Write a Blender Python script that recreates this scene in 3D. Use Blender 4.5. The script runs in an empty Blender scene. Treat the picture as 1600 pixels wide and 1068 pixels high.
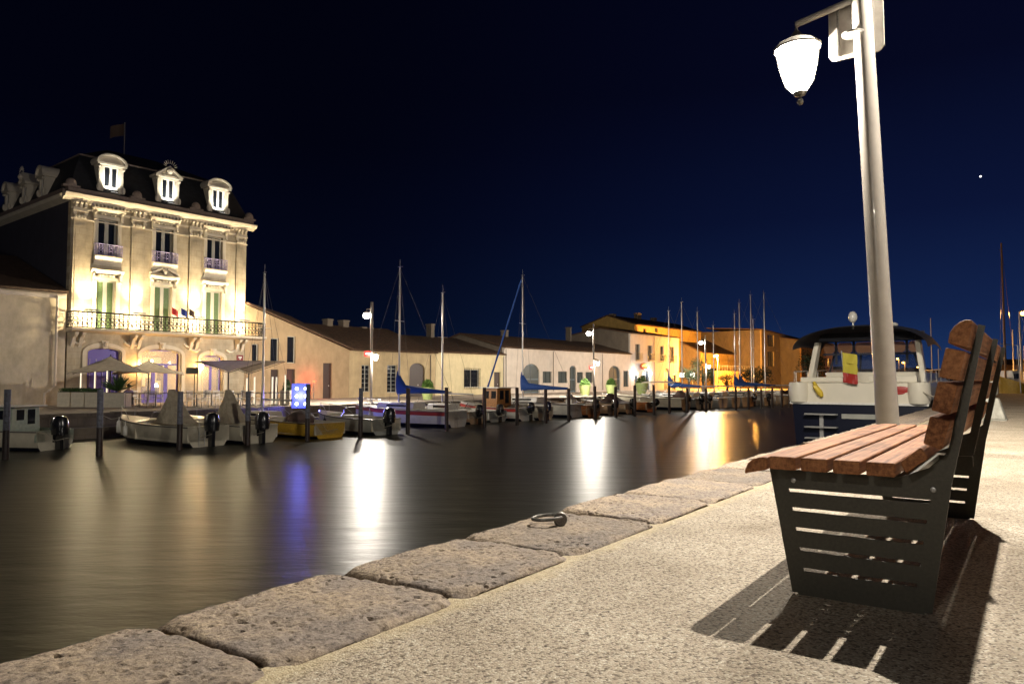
import bpy, bmesh, math, random
from mathutils import Vector, Matrix, noise
random.seed(7)
S = bpy.context.scene
COL = S.collection
R = math.radians
# ------------------------------------------------------------------ camera
FPX = 1150.0; TH = math.atan(58 / FPX); CH = 0.72
cam = bpy.data.cameras.new('camera'); co = bpy.data.objects.new('camera', cam); COL.objects.link(co)
cam.sensor_width = 36; cam.lens = 36 * FPX / 1600; cam.clip_end = 5000; cam.clip_start = 0.05
co.location = (0, 0, CH); co.rotation_euler = (math.pi / 2 + TH, 0, 0)
S.camera = co
S.view_settings.view_transform = 'Standard'; S.view_settings.look = 'None'
S.view_settings.exposure = 0.0; S.view_settings.gamma = 1.0
S.render.resolution_x = 1024; S.render.resolution_y = 683
# ------------------------------------------------------------------ night sky
W = bpy.data.worlds.new('World'); S.world = W; W.use_nodes = True
nt = W.node_tree; nt.nodes.clear()
def N(t, **k):
    n = nt.nodes.new(t)
    for a, b in k.items(): setattr(n, a, b)
    return n
tc = N('ShaderNodeTexCoord'); sep = N('ShaderNodeSeparateXYZ'); nt.links.new(tc.outputs['Generated'], sep.inputs[0])
def ramp(stops):
    r = N('ShaderNodeValToRGB'); e = r.color_ramp.elements
    e[0].position, e[0].color = stops[0][0], (*stops[0][1], 1); e[1].position, e[1].color = stops[-1][0], (*stops[-1][1], 1)
    for p, c in stops[1:-1]:
        x = e.new(p); x.color = (*c, 1)
    nt.links.new(sep.outputs['Z'], r.inputs[0]); return r
rl = ramp([(0.0, (.0013, .0042, .0130)), (.12, (.0011, .0023, .0092)), (.30, (.0006, .0009, .0045)), (.7, (.0004, .0006, .0035))])
rr = ramp([(0.0, (.012, .036, .118)), (.08, (.0062, .017, .070)), (.20, (.0034, .0072, .036)), (.36, (.0018, .0028, .0145)), (.8, (.0008, .001, .006))])
mr = N('ShaderNodeMapRange'); mr.interpolation_type = 'SMOOTHSTEP'
mr.inputs['From Min'].default_value = -.30; mr.inputs['From Max'].default_value = .62
nt.links.new(sep.outputs['X'], mr.inputs['Value'])
mx = N('ShaderNodeMix', data_type='RGBA'); nt.links.new(mr.outputs[0], mx.inputs[0]); nt.links.new(rl.outputs[0], mx.inputs[6]); nt.links.new(rr.outputs[0], mx.inputs[7])
bg = N('ShaderNodeBackground'); bg.inputs[1].default_value = 1.0; nt.links.new(mx.outputs[2], bg.inputs[0])
wo = N('ShaderNodeOutputWorld'); nt.links.new(bg.outputs[0], wo.inputs[0])

# ------------------------------------------------------------------ projection helpers (survey of the place)
def ray(px, py):
    x = (px - 800) / FPX; y = -(py - 534) / FPX
    return Vector((x, math.cos(TH) - y * math.sin(TH), math.sin(TH) + y * math.cos(TH)))
def G(px, py, z=0.0):
    r = ray(px, py); t = (z - CH) / r.z; return Vector((r.x * t, r.y * t, z))
def D(px, py, Y):
    r = ray(px, py); t = Y / r.y; return Vector((r.x * t, Y, CH + r.z * t))
GZ = -0.9; WZ = -2.0
A = Vector((-28.2, 46.6)); U = Vector((.6247, .7809)); V = Vector((-.7809, .6247))     # house row: origin, along, inland
Q = Vector((-20.1, 34.5)); E = Vector((.6476, .7620)); M_ = Vector((-.7620, .6476))    # far quay edge
d = Vector((.5789, .8154)); n = Vector((.8154, -.5789))                                 # near quay: along, landward
def F(px, py, vo=0.0):           # point on the house row plane (set back vo) -> (u, z)
    r = ray(px, py); o = A + V * vo; nn = Vector((U.y, -U.x))
    t = (o.x * nn.x + o.y * nn.y) / (r.x * nn.x + r.y * nn.y)
    p = Vector((r.x * t, r.y * t)) - o
    return p.dot(U), CH + r.z * t
def row(u, v): p = A + U * u + V * v; return (p.x, p.y)
def nq(s, w): p = d * s + n * w; return (p.x, p.y)
UANG = math.atan2(U.y, U.x); EANG = math.atan2(E.y, E.x); DANG = math.atan2(d.y, d.x)

# ------------------------------------------------------------------ materials
MATS = {}
def mat(name, col, rough=.6, metal=0, spec=.5, nscale=0, namt=0.15, bump=0, bscale=40, emit=None, est=0, alpha=1, coat=0, noise_dark=None, coord='Object', trans=0, bdist=.02):
    if name in MATS: return MATS[name]
    m = bpy.data.materials.new(name); m.use_nodes = True; t = m.node_tree; b = t.nodes['Principled BSDF']
    b.inputs['Base Color'].default_value = (*col, 1); b.inputs['Roughness'].default_value = rough
    b.inputs['Metallic'].default_value = metal; b.inputs['Specular IOR Level'].default_value = spec
    b.inputs['Coat Weight'].default_value = coat
    if trans: b.inputs['Transmission Weight'].default_value = trans
    c = t.nodes.new('ShaderNodeTexCoord')
    if nscale:
        nz = t.nodes.new('ShaderNodeTexNoise'); nz.inputs['Scale'].default_value = nscale; nz.inputs['Detail'].default_value = 8; nz.inputs['Roughness'].default_value = .65
        t.links.new(c.outputs[coord], nz.inputs['Vector'])
        cr = t.nodes.new('ShaderNodeValToRGB'); e = cr.color_ramp.elements
        dk = noise_dark or tuple(x * (1 - 2.2 * namt) for x in col)
        e[0].position = .3; e[0].color = (*[max(0, x) for x in dk], 1); e[1].position = .68; e[1].color = (*[min(1, x * (1 + namt)) for x in col], 1)
        t.links.new(nz.outputs['Fac'], cr.inputs[0]); t.links.new(cr.outputs[0], b.inputs['Base Color'])
    if bump:
        nb = t.nodes.new('ShaderNodeTexNoise'); nb.inputs['Scale'].default_value = bscale; nb.inputs['Detail'].default_value = 6
        t.links.new(c.outputs[coord], nb.inputs['Vector'])
        bn = t.nodes.new('ShaderNodeBump'); bn.inputs['Strength'].default_value = bump; bn.inputs['Distance'].default_value = bdist
        t.links.new(nb.outputs['Fac'], bn.inputs['Height']); t.links.new(bn.outputs[0], b.inputs['Normal'])
    if emit:
        b.inputs['Emission Color'].default_value = (*emit, 1); b.inputs['Emission Strength'].default_value = est
    if alpha < 1: b.inputs['Alpha'].default_value = alpha
    MATS[name] = m; return m
def nodes_mat(name):
    m = bpy.data.materials.new(name); m.use_nodes = True; MATS[name] = m
    return m, m.node_tree, m.node_tree.nodes['Principled BSDF']
def glow(name, col, st, fac=.5):      # lit lamp glass: gives off light and lets the bulb inside shine through
    m = bpy.data.materials.new(name); m.use_nodes = True; t = m.node_tree; t.nodes.clear()
    e = t.nodes.new('ShaderNodeEmission'); e.inputs[0].default_value = (*col, 1); e.inputs[1].default_value = st
    tr = t.nodes.new('ShaderNodeBsdfTransparent'); mx = t.nodes.new('ShaderNodeMixShader'); mx.inputs[0].default_value = fac
    o = t.nodes.new('ShaderNodeOutputMaterial'); t.links.new(tr.outputs[0], mx.inputs[1]); t.links.new(e.outputs[0], mx.inputs[2]); t.links.new(mx.outputs[0], o.inputs[0])
    MATS[name] = m; return m
def emis(name, col, st):
    return mat(name, (.02, .02, .02), .5, emit=col, est=st)

# wood (grain along local x)
def wood(name, c1, c2, rough=.45):
    m, t, b = nodes_mat(name); c = t.nodes.new('ShaderNodeTexCoord'); mp = t.nodes.new('ShaderNodeMapping'); mp.inputs['Scale'].default_value = (2.2, 60, 60)
    nz = t.nodes.new('ShaderNodeTexNoise'); nz.inputs['Scale'].default_value = 1.4; nz.inputs['Detail'].default_value = 7; nz.inputs['Roughness'].default_value = .62
    t.links.new(c.outputs['Object'], mp.inputs[0]); t.links.new(mp.outputs[0], nz.inputs['Vector'])
    n2 = t.nodes.new('ShaderNodeTexNoise'); n2.inputs['Scale'].default_value = 5; n2.inputs['Detail'].default_value = 5; t.links.new(c.outputs['Object'], n2.inputs['Vector'])
    ad = t.nodes.new('ShaderNodeMath'); ad.operation = 'MULTIPLY_ADD'; ad.inputs[1].default_value = .6; t.links.new(nz.outputs['Fac'], ad.inputs[0])
    m2 = t.nodes.new('ShaderNodeMath'); m2.operation = 'MULTIPLY'; m2.inputs[1].default_value = .4; t.links.new(n2.outputs['Fac'], m2.inputs[0]); t.links.new(m2.outputs[0], ad.inputs[2])
    cr = t.nodes.new('ShaderNodeValToRGB'); cr.color_ramp.elements[0].position = .38; cr.color_ramp.elements[0].color = (*c1, 1); cr.color_ramp.elements[1].position = .62; cr.color_ramp.elements[1].color = (*c2, 1)
    t.links.new(ad.outputs[0], cr.inputs[0]); t.links.new(cr.outputs[0], b.inputs['Base Color']); b.inputs['Roughness'].default_value = rough
    bn = t.nodes.new('ShaderNodeBump'); bn.inputs['Strength'].default_value = .25; bn.inputs['Distance'].default_value = .003
    t.links.new(nz.outputs['Fac'], bn.inputs['Height']); t.links.new(bn.outputs[0], b.inputs['Normal']); return m
wood('bench_wood', (.13, .048, .020), (.42, .185, .080), .7); MATS['bench_wood'].node_tree.nodes['Principled BSDF'].inputs['Specular IOR Level'].default_value = .2

# exposed-aggregate pavement
def aggregate():
    m, t, b = nodes_mat('aggregate'); c = t.nodes.new('ShaderNodeTexCoord')
    vo = t.nodes.new('ShaderNodeTexVoronoi'); vo.inputs['Scale'].default_value = 150; t.links.new(c.outputs['Object'], vo.inputs['Vector'])
    cr = t.nodes.new('ShaderNodeValToRGB'); e = cr.color_ramp.elements; cr.color_ramp.interpolation = 'CONSTANT'
    e[0].position = 0; e[0].color = (.16, .125, .09, 1); e[1].position = .12; e[1].color = (.40, .345, .26, 1)
    for p, q in ((.36, (.34, .285, .215)), (.58, (.46, .41, .32)), (.78, (.37, .31, .235)), (.92, (.56, .52, .43))): x = e.new(p); x.color = (*q, 1)
    sp = t.nodes.new('ShaderNodeSeparateColor'); t.links.new(vo.outputs['Color'], sp.inputs[0]); t.links.new(sp.outputs[0], cr.inputs[0])
    nz = t.nodes.new('ShaderNodeTexNoise'); nz.inputs['Scale'].default_value = 1.3; nz.inputs['Detail'].default_value = 9; nz.inputs['Roughness'].default_value = .6; t.links.new(c.outputs['Object'], nz.inputs['Vector'])
    c2 = t.nodes.new('ShaderNodeValToRGB'); c2.color_ramp.elements[0].position = .32; c2.color_ramp.elements[0].color = (.62, .58, .53, 1); c2.color_ramp.elements[1].position = .66; c2.color_ramp.elements[1].color = (1, 1, 1, 1)
    t.links.new(nz.outputs['Fac'], c2.inputs[0])
    mx = t.nodes.new('ShaderNodeMix'); mx.data_type = 'RGBA'; mx.blend_type = 'MULTIPLY'; mx.inputs[0].default_value = 1
    t.links.new(cr.outputs[0], mx.inputs[6]); t.links.new(c2.outputs[0], mx.inputs[7])
    n3 = t.nodes.new('ShaderNodeTexNoise'); n3.inputs['Scale'].default_value = 70; n3.inputs['Detail'].default_value = 4; t.links.new(c.outputs['Object'], n3.inputs['Vector'])
    c3 = t.nodes.new('ShaderNodeValToRGB'); c3.color_ramp.elements[0].position = .34; c3.color_ramp.elements[0].color = (.30, .26, .21, 1); c3.color_ramp.elements[1].position = .46; c3.color_ramp.elements[1].color = (1, 1, 1, 1)
    t.links.new(n3.outputs['Fac'], c3.inputs[0])
    m4 = t.nodes.new('ShaderNodeMix'); m4.data_type = 'RGBA'; m4.blend_type = 'MULTIPLY'; m4.inputs[0].default_value = 1
    t.links.new(mx.outputs[2], m4.inputs[6]); t.links.new(c3.outputs[0], m4.inputs[7])
    # sandy mortar smeared along the coping stones and a few old stains
    sx = t.nodes.new('ShaderNodeVectorMath'); sx.operation = 'DOT_PRODUCT'; sx.inputs[1].default_value = (n.x, n.y, 0); t.links.new(c.outputs['Object'], sx.inputs[0])
    n5 = t.nodes.new('ShaderNodeTexNoise'); n5.inputs['Scale'].default_value = 5; n5.inputs['Detail'].default_value = 8; n5.inputs['Roughness'].default_value = .7; t.links.new(c.outputs['Object'], n5.inputs['Vector'])
    ma = t.nodes.new('ShaderNodeMath'); ma.operation = 'MULTIPLY_ADD'; ma.inputs[1].default_value = -.22; t.links.new(n5.outputs['Fac'], ma.inputs[0]); t.links.new(sx.outputs['Value'], ma.inputs[2])
    mp5 = t.nodes.new('ShaderNodeMapRange'); mp5.inputs['From Min'].default_value = -1.68; mp5.inputs['From Max'].default_value = -1.60; mp5.inputs['To Min'].default_value = .5; mp5.inputs['To Max'].default_value = 0; t.links.new(ma.outputs[0], mp5.inputs['Value'])
    m6 = t.nodes.new('ShaderNodeMix'); m6.data_type = 'RGBA'; t.links.new(mp5.outputs[0], m6.inputs[0]); t.links.new(m4.outputs[2], m6.inputs[6]); m6.inputs[7].default_value = (.44, .36, .20, 1)
    n7 = t.nodes.new('ShaderNodeTexNoise'); n7.inputs['Scale'].default_value = .9; n7.inputs['Detail'].default_value = 5; n7.inputs['Distortion'].default_value = 1.2; t.links.new(c.outputs['Object'], n7.inputs['Vector'])
    c7 = t.nodes.new('ShaderNodeValToRGB'); c7.color_ramp.elements[0].position = .60; c7.color_ramp.elements[0].color = (1, 1, 1, 1); c7.color_ramp.elements[1].position = .72; c7.color_ramp.elements[1].color = (.72, .68, .62, 1); t.links.new(n7.outputs['Fac'], c7.inputs[0])
    m8 = t.nodes.new('ShaderNodeMix'); m8.data_type = 'RGBA'; m8.blend_type = 'MULTIPLY'; m8.inputs[0].default_value = 1; t.links.new(m6.outputs[2], m8.inputs[6]); t.links.new(c7.outputs[0], m8.inputs[7])
    t.links.new(m8.outputs[2], b.inputs['Base Color']); b.inputs['Roughness'].default_value = .8
    ml = t.nodes.new('ShaderNodeMath'); ml.operation = 'SUBTRACT'; t.links.new(n3.outputs['Fac'], ml.inputs[0]); t.links.new(vo.outputs['Distance'], ml.inputs[1])
    bn = t.nodes.new('ShaderNodeBump'); bn.inputs['Strength'].default_value = .6; bn.inputs['Distance'].default_value = .004
    t.links.new(ml.outputs[0], bn.inputs['Height']); t.links.new(bn.outputs[0], b.inputs['Normal'])
aggregate()
# rough volcanic coping stone
def coping_mat():
    m, t, b = nodes_mat('coping'); c = t.nodes.new('ShaderNodeTexCoord')
    n1 = t.nodes.new('ShaderNodeTexNoise'); n1.inputs['Scale'].default_value = 48; n1.inputs['Detail'].default_value = 10; n1.inputs['Roughness'].default_value = .8; t.links.new(c.outputs['Object'], n1.inputs['Vector'])
    cr = t.nodes.new('ShaderNodeValToRGB'); e = cr.color_ramp.elements; e[0].position = .36; e[0].color = (.05, .040, .034, 1); e[1].position = .62; e[1].color = (.36, .31, .25, 1)
    x = e.new(.45); x.color = (.19, .158, .135, 1)
    t.links.new(n1.outputs['Fac'], cr.inputs[0])
    n2 = t.nodes.new('ShaderNodeTexNoise'); n2.inputs['Scale'].default_value = 3.1; n2.inputs['Detail'].default_value = 6; t.links.new(c.outputs['Object'], n2.inputs['Vector'])
    c2 = t.nodes.new('ShaderNodeValToRGB'); c2.color_ramp.elements[0].position = .42; c2.color_ramp.elements[0].color = (.85, .82, .82, 1); c2.color_ramp.elements[1].position = .62; c2.color_ramp.elements[1].color = (1.25, 1.15, .98, 1)
    t.links.new(n2.outputs['Fac'], c2.inputs[0])
    mx = t.nodes.new('ShaderNodeMix'); mx.data_type = 'RGBA'; mx.blend_type = 'MULTIPLY'; mx.inputs[0].default_value = 1
    t.links.new(cr.outputs[0], mx.inputs[6]); t.links.new(c2.outputs[0], mx.inputs[7]); oi = t.nodes.new('ShaderNodeObjectInfo'); mrr = t.nodes.new('ShaderNodeMapRange'); mrr.inputs['To Min'].default_value = .72; mrr.inputs['To Max'].default_value = 1.12; t.links.new(oi.outputs['Random'], mrr.inputs['Value'])
    vm = t.nodes.new('ShaderNodeVectorMath'); vm.operation = 'SCALE'; t.links.new(mx.outputs[2], vm.inputs[0]); t.links.new(mrr.outputs[0], vm.inputs['Scale'])
    t.links.new(vm.outputs[0], b.inputs['Base Color']); b.inputs['Roughness'].default_value = .85
    n3 = t.nodes.new('ShaderNodeTexNoise'); n3.inputs['Scale'].default_value = 90; n3.inputs['Detail'].default_value = 6; t.links.new(c.outputs['Object'], n3.inputs['Vector'])
    ad = t.nodes.new('ShaderNodeMath'); ad.operation = 'ADD'; t.links.new(n1.outputs['Fac'], ad.inputs[0]); t.links.new(n3.outputs['Fac'], ad.inputs[1])
    bn = t.nodes.new('ShaderNodeBump'); bn.inputs['Strength'].default_value = .8; bn.inputs['Distance'].default_value = .007
    t.links.new(ad.outputs[0], bn.inputs['Height']); t.links.new(bn.outputs[0], b.inputs['Normal'])
coping_mat()
# canal water: dark, gently rippled
def water_mat():
    m, t, b = nodes_mat('water'); b.inputs['Base Color'].default_value = (.016, .015, .008, 1); b.inputs['Roughness'].default_value = .34; b.inputs['IOR'].default_value = 1.33
    b.inputs['Specular IOR Level'].default_value = .5
    c = t.nodes.new('ShaderNodeTexCoord'); mp = t.nodes.new('ShaderNodeMapping'); mp.inputs['Scale'].default_value = (.5, 1.6, 1); mp.inputs['Rotation'].default_value = (0, 0, R(-12))
    n1 = t.nodes.new('ShaderNodeTexNoise'); n1.inputs['Scale'].default_value = 1.1; n1.inputs['Detail'].default_value = 5; n1.inputs['Roughness'].default_value = .6
    t.links.new(c.outputs['Object'], mp.inputs[0]); t.links.new(mp.outputs[0], n1.inputs['Vector'])
    bn = t.nodes.new('ShaderNodeBump'); bn.inputs['Strength'].default_value = .20; bn.inputs['Distance'].default_value = .12
    t.links.new(n1.outputs['Fac'], bn.inputs['Height']); t.links.new(bn.outputs[0], b.inputs['Normal'])
water_mat()
# limestone / plaster with faint courses, stains and streaks
def plaster(name, col, stain=.25, course=0, sc=1.0, bump=.25):
    m, t, b = nodes_mat(name); c = t.nodes.new('ShaderNodeTexCoord')
    mp = t.nodes.new('ShaderNodeMapping'); mp.inputs['Scale'].default_value = (.9 * sc, .9 * sc, .5 * sc); t.links.new(c.outputs['Object'], mp.inputs[0])
    n1 = t.nodes.new('ShaderNodeTexNoise'); n1.inputs['Scale'].default_value = 1.5; n1.inputs['Detail'].default_value = 9; n1.inputs['Roughness'].default_value = .66; t.links.new(mp.outputs[0], n1.inputs['Vector'])
    cr = t.nodes.new('ShaderNodeValToRGB'); e = cr.color_ramp.elements; e[0].position = .28; e[0].color = (*[x * (1 - 1.5 * stain) for x in col], 1); e[1].position = .62; e[1].color = (*col, 1)
    t.links.new(n1.outputs['Fac'], cr.inputs[0]); out = cr.outputs[0]
    n2 = t.nodes.new('ShaderNodeTexNoise'); n2.inputs['Scale'].default_value = 14; n2.inputs['Detail'].default_value = 6; t.links.new(c.outputs['Object'], n2.inputs['Vector'])
    h = n2.outputs['Fac']
    if course:
        sx = t.nodes.new('ShaderNodeSeparateXYZ'); t.links.new(c.outputs['Object'], sx.inputs[0]); cb = t.nodes.new('ShaderNodeCombineXYZ')
        t.links.new(sx.outputs['X'], cb.inputs['X']); t.links.new(sx.outputs['Z'], cb.inputs['Y'])
        br = t.nodes.new('ShaderNodeTexBrick'); br.inputs['Scale'].default_value = 1; br.inputs['Brick Width'].default_value = course * 2.2; br.inputs['Row Height'].default_value = course
        br.inputs['Mortar Size'].default_value = .012; br.inputs['Color1'].default_value = (1, 1, 1, 1); br.inputs['Color2'].default_value = (.90, .89, .87, 1); br.inputs['Mortar'].default_value = (.78, .75, .70, 1)
        t.links.new(cb.outputs[0], br.inputs['Vector'])
        mx = t.nodes.new('ShaderNodeMix'); mx.data_type = 'RGBA'; mx.blend_type = 'MULTIPLY'; mx.inputs[0].default_value = 1
        t.links.new(out, mx.inputs[6]); t.links.new(br.outputs['Color'], mx.inputs[7]); out = mx.outputs[2]
    t.links.new(out, b.inputs['Base Color']); b.inputs['Roughness'].default_value = .85
    bn = t.nodes.new('ShaderNodeBump'); bn.inputs['Strength'].default_value = bump; bn.inputs['Distance'].default_value = .02
    t.links.new(h, bn.inputs['Height']); t.links.new(bn.outputs[0], b.inputs['Normal']); return m
plaster('limestone', (.46, .39, .28), .30, .42)
plaster('limestone_trim', (.56, .50, .40), .15)
plaster('annex_plaster', (.58, .49, .36), .25)
plaster('shaded_side_plaster', (.035, .033, .05), .2)  # shade of the hotel's unlit side wall put into a near-black colour
plaster('tan_plaster', (.42, .30, .17), .22)
plaster('orange_plaster', (.48, .26, .09), .2)
plaster('sand_plaster', (.52, .40, .23), .22)
plaster('cream_plaster', (.66, .56, .34), .15)
plaster('white_plaster', (.64, .56, .48), .15)
plaster('white_plaster_shaded', (.20, .16, .12), .2)  # darkened copy of white plaster, shading side walls by colour; also on chimneys
plaster('pink_plaster', (.55, .30, .32), .15)
plaster('yellow_plaster', (.62, .40, .12), .2)
plaster('quay_stone', (.20, .165, .13), .4, .36)
plaster('far_paving', (.36, .30, .24), .2, 0, .5)
# roof tiles
def tiles(name, col, sc=5.0):
    m, t, b = nodes_mat(name); c = t.nodes.new('ShaderNodeTexCoord')
    wv = t.nodes.new('ShaderNodeTexWave'); wv.bands_direction = 'X'; wv.inputs['Scale'].default_value = sc; wv.inputs['Distortion'].default_value = .6; wv.inputs['Detail'].default_value = 2; t.links.new(c.outputs['Object'], wv.inputs['Vector'])
    nz = t.nodes.new('ShaderNodeTexNoise'); nz.inputs['Scale'].default_value = 4; nz.inputs['Detail'].default_value = 8; t.links.new(c.outputs['Object'], nz.inputs['Vector'])
    cr = t.nodes.new('ShaderNodeValToRGB'); e = cr.color_ramp.elements; e[0].position = .3; e[0].color = (*[x * .45 for x in col], 1); e[1].position = .7; e[1].color = (*col, 1)
    t.links.new(nz.outputs['Fac'], cr.inputs[0]); t.links.new(cr.outputs[0], b.inputs['Base Color']); b.inputs['Roughness'].default_value = .8
    bn = t.nodes.new('ShaderNodeBump'); bn.inputs['Strength'].default_value = .9; bn.inputs['Distance'].default_value = .06
    t.links.new(wv.outputs['Fac'], bn.inputs['Height']); t.links.new(bn.outputs[0], b.inputs['Normal']); return m
tiles('roof_tile', (.16, .085, .045)); tiles('slate', (.022, .024, .032), 9)
mat('dark_steel', (.050, .047, .036), .42, .35, nscale=90, namt=.12, bump=.12, bscale=260, bdist=.001)
mat('pole_paint', (.33, .30, .265), .32, 0, coat=.3, nscale=7, namt=.05)
mat('galv', (.42, .42, .42), .35, .9, nscale=30, namt=.15)
mat('iron_grey', (.20, .19, .17), .45, .6, nscale=60, namt=.25, bump=.4, bscale=120, bdist=.002)
mat('white_paint', (.72, .70, .66), .4, nscale=12, namt=.06)
mat('iron_black', (.025, .022, .022), .5, .3)
mat('iron_lilac', (.22, .19, .36), .5)
mat('glass_dark', (.010, .012, .016), .08, 0, .6)
mat('frame_pale', (.42, .40, .34), .6)
mat('shutter_green', (.10, .16, .06), .6, nscale=20, namt=.2)
mat('door_purple', (.085, .06, .33), .5)
mat('door_grey_blue', (.10, .135, .155), .5, nscale=14, namt=.12)
mat('window_dull', (.075, .085, .08), .25)
mat('door_dark', (.05, .03, .025), .5)
mat('gel_white', (.66, .64, .58), .28, coat=.4, nscale=3, namt=.05)
mat('gel_cream', (.60, .55, .43), .3, coat=.3, nscale=3, namt=.06)
mat('gel_grey', (.38, .38, .34), .35, nscale=3, namt=.08)
mat('gel_tan', (.52, .36, .22), .4, nscale=9, namt=.1)
mat('gel_yellow', (.60, .36, .04), .35, nscale=9, namt=.1)
mat('gel_green', (.30, .34, .27), .4, nscale=9, namt=.1)
mat('gel_navy', (.005, .007, .020), .3, coat=.1); mat('yacht_white', (.74, .69, .57), .3, coat=.3, nscale=1.2, namt=.03)
mat('red_paint', (.36, .03, .025), .35)
mat('orange_paint', (.55, .20, .06), .45, nscale=9, namt=.12)
mat('blue_canvas', (.012, .06, .26), .75, bump=.5, bscale=9, bdist=.05)
mat('beige_canvas', (.42, .36, .26), .8, bump=.5, bscale=6, bdist=.05, nscale=5, namt=.15)
mat('brown_canvas', (.11, .07, .06), .85, bump=.5, bscale=8, bdist=.05)
mat('dark_canvas', (.02, .022, .035), .7, bump=.3, bscale=6, bdist=.04)
mat('shade_canvas', (.50, .43, .34), .8, nscale=4, namt=.1)
mat('shade_canvas_pale', (.68, .62, .52), .8, nscale=4, namt=.08)
mat('black_plastic', (.012, .012, .014), .22, coat=.5)
mat('dark_blue_plastic', (.01, .012, .04), .22, coat=.5)
mat('alu', (.50, .49, .47), .35, .5)
mat('rope', (.42, .38, .30), .9)
mat('rope_dark', (.08, .07, .07), .8)
mat('varnish', (.30, .13, .03), .35, nscale=14, namt=.25)
mat('pile_wet', (.030, .018, .015), .5, nscale=9, namt=.3, bump=.5, bscale=20)
mat('pile_paint', (.12, .13, .17), .6, nscale=9, namt=.3, noise_dark=(.05, .045, .05))
mat('pile_brown', (.085, .055, .045), .7, nscale=9, namt=.3)
mat('planter_stone', (.58, .53, .42), .6, nscale=5, namt=.08)
mat('planter_lime', (.42, .52, .20), .6, nscale=5, namt=.08)
mat('leaf', (.045, .10, .022), .6, nscale=9, namt=.3)
mat('leaf_dark', (.022, .042, .014), .7, nscale=9, namt=.3)
mat('leaf_lime', (.09, .18, .03), .6, nscale=9, namt=.3)
mat('grass', (.05, .09, .02), .8, nscale=6, namt=.3)
mat('bark', (.06, .045, .03), .9)
mat('skin', (.45, .28, .20), .6); mat('shirt_lilac', (.30, .25, .42), .8); mat('trousers', (.03, .03, .04), .8); mat('hair', (.03, .02, .012), .8)
mat('chair_white', (.62, .60, .60), .5); mat('table_dark', (.05, .045, .04), .5)
mat('sign_red', (.16, .02, .02), .4); mat('sign_white', (.7, .7, .68), .5); mat('sign_grey', (.16, .18, .13), .6)
mat('concrete', (.36, .35, .30), .85, nscale=9, namt=.15, bump=.4, bscale=30)
mat('flag_red', (.5, .03, .03), .8); mat('flag_blue', (.02, .04, .22), .8); mat('flag_yellow', (.50, .42, .05), .8); mat('flag_dark', (.10, .06, .04), .8)
mat('soil', (.03, .02, .015), .9)
mat('yellow_rubber', (.70, .50, .05), .5)
glow('lamp_glass', (1, .95, .84), 30, .5); glow('sodium_glass', (1, .42, .06), 30, .5); glow('small_glass', (1, .93, .78), 14, .5)
emis('lit_dormer', (1, .96, .80), 2.2); emis('lit_room', (1, .66, .25), .85); emis('lit_lamp', (1, .9, .6), 10); emis('led_blue', (.05, .07, 1), 3.2); emis('led_white', (.75, .85, 1), 20)
emis('post_glow', (1, .86, .62), 1.5); emis('fix_white', (1, .97, .9), 6); emis('shop_white', (.85, .92, 1), 3.5); emis('red_led', (1, .06, .03), 6); emis('star_light', (1, 1, 1), 3)
emis('sodium_room', (1, .45, .08), 1.0); emis('blue_glow', (.25, .25, 1), 2.0); emis('window_warm', (1, .6, .2), .35)

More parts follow.
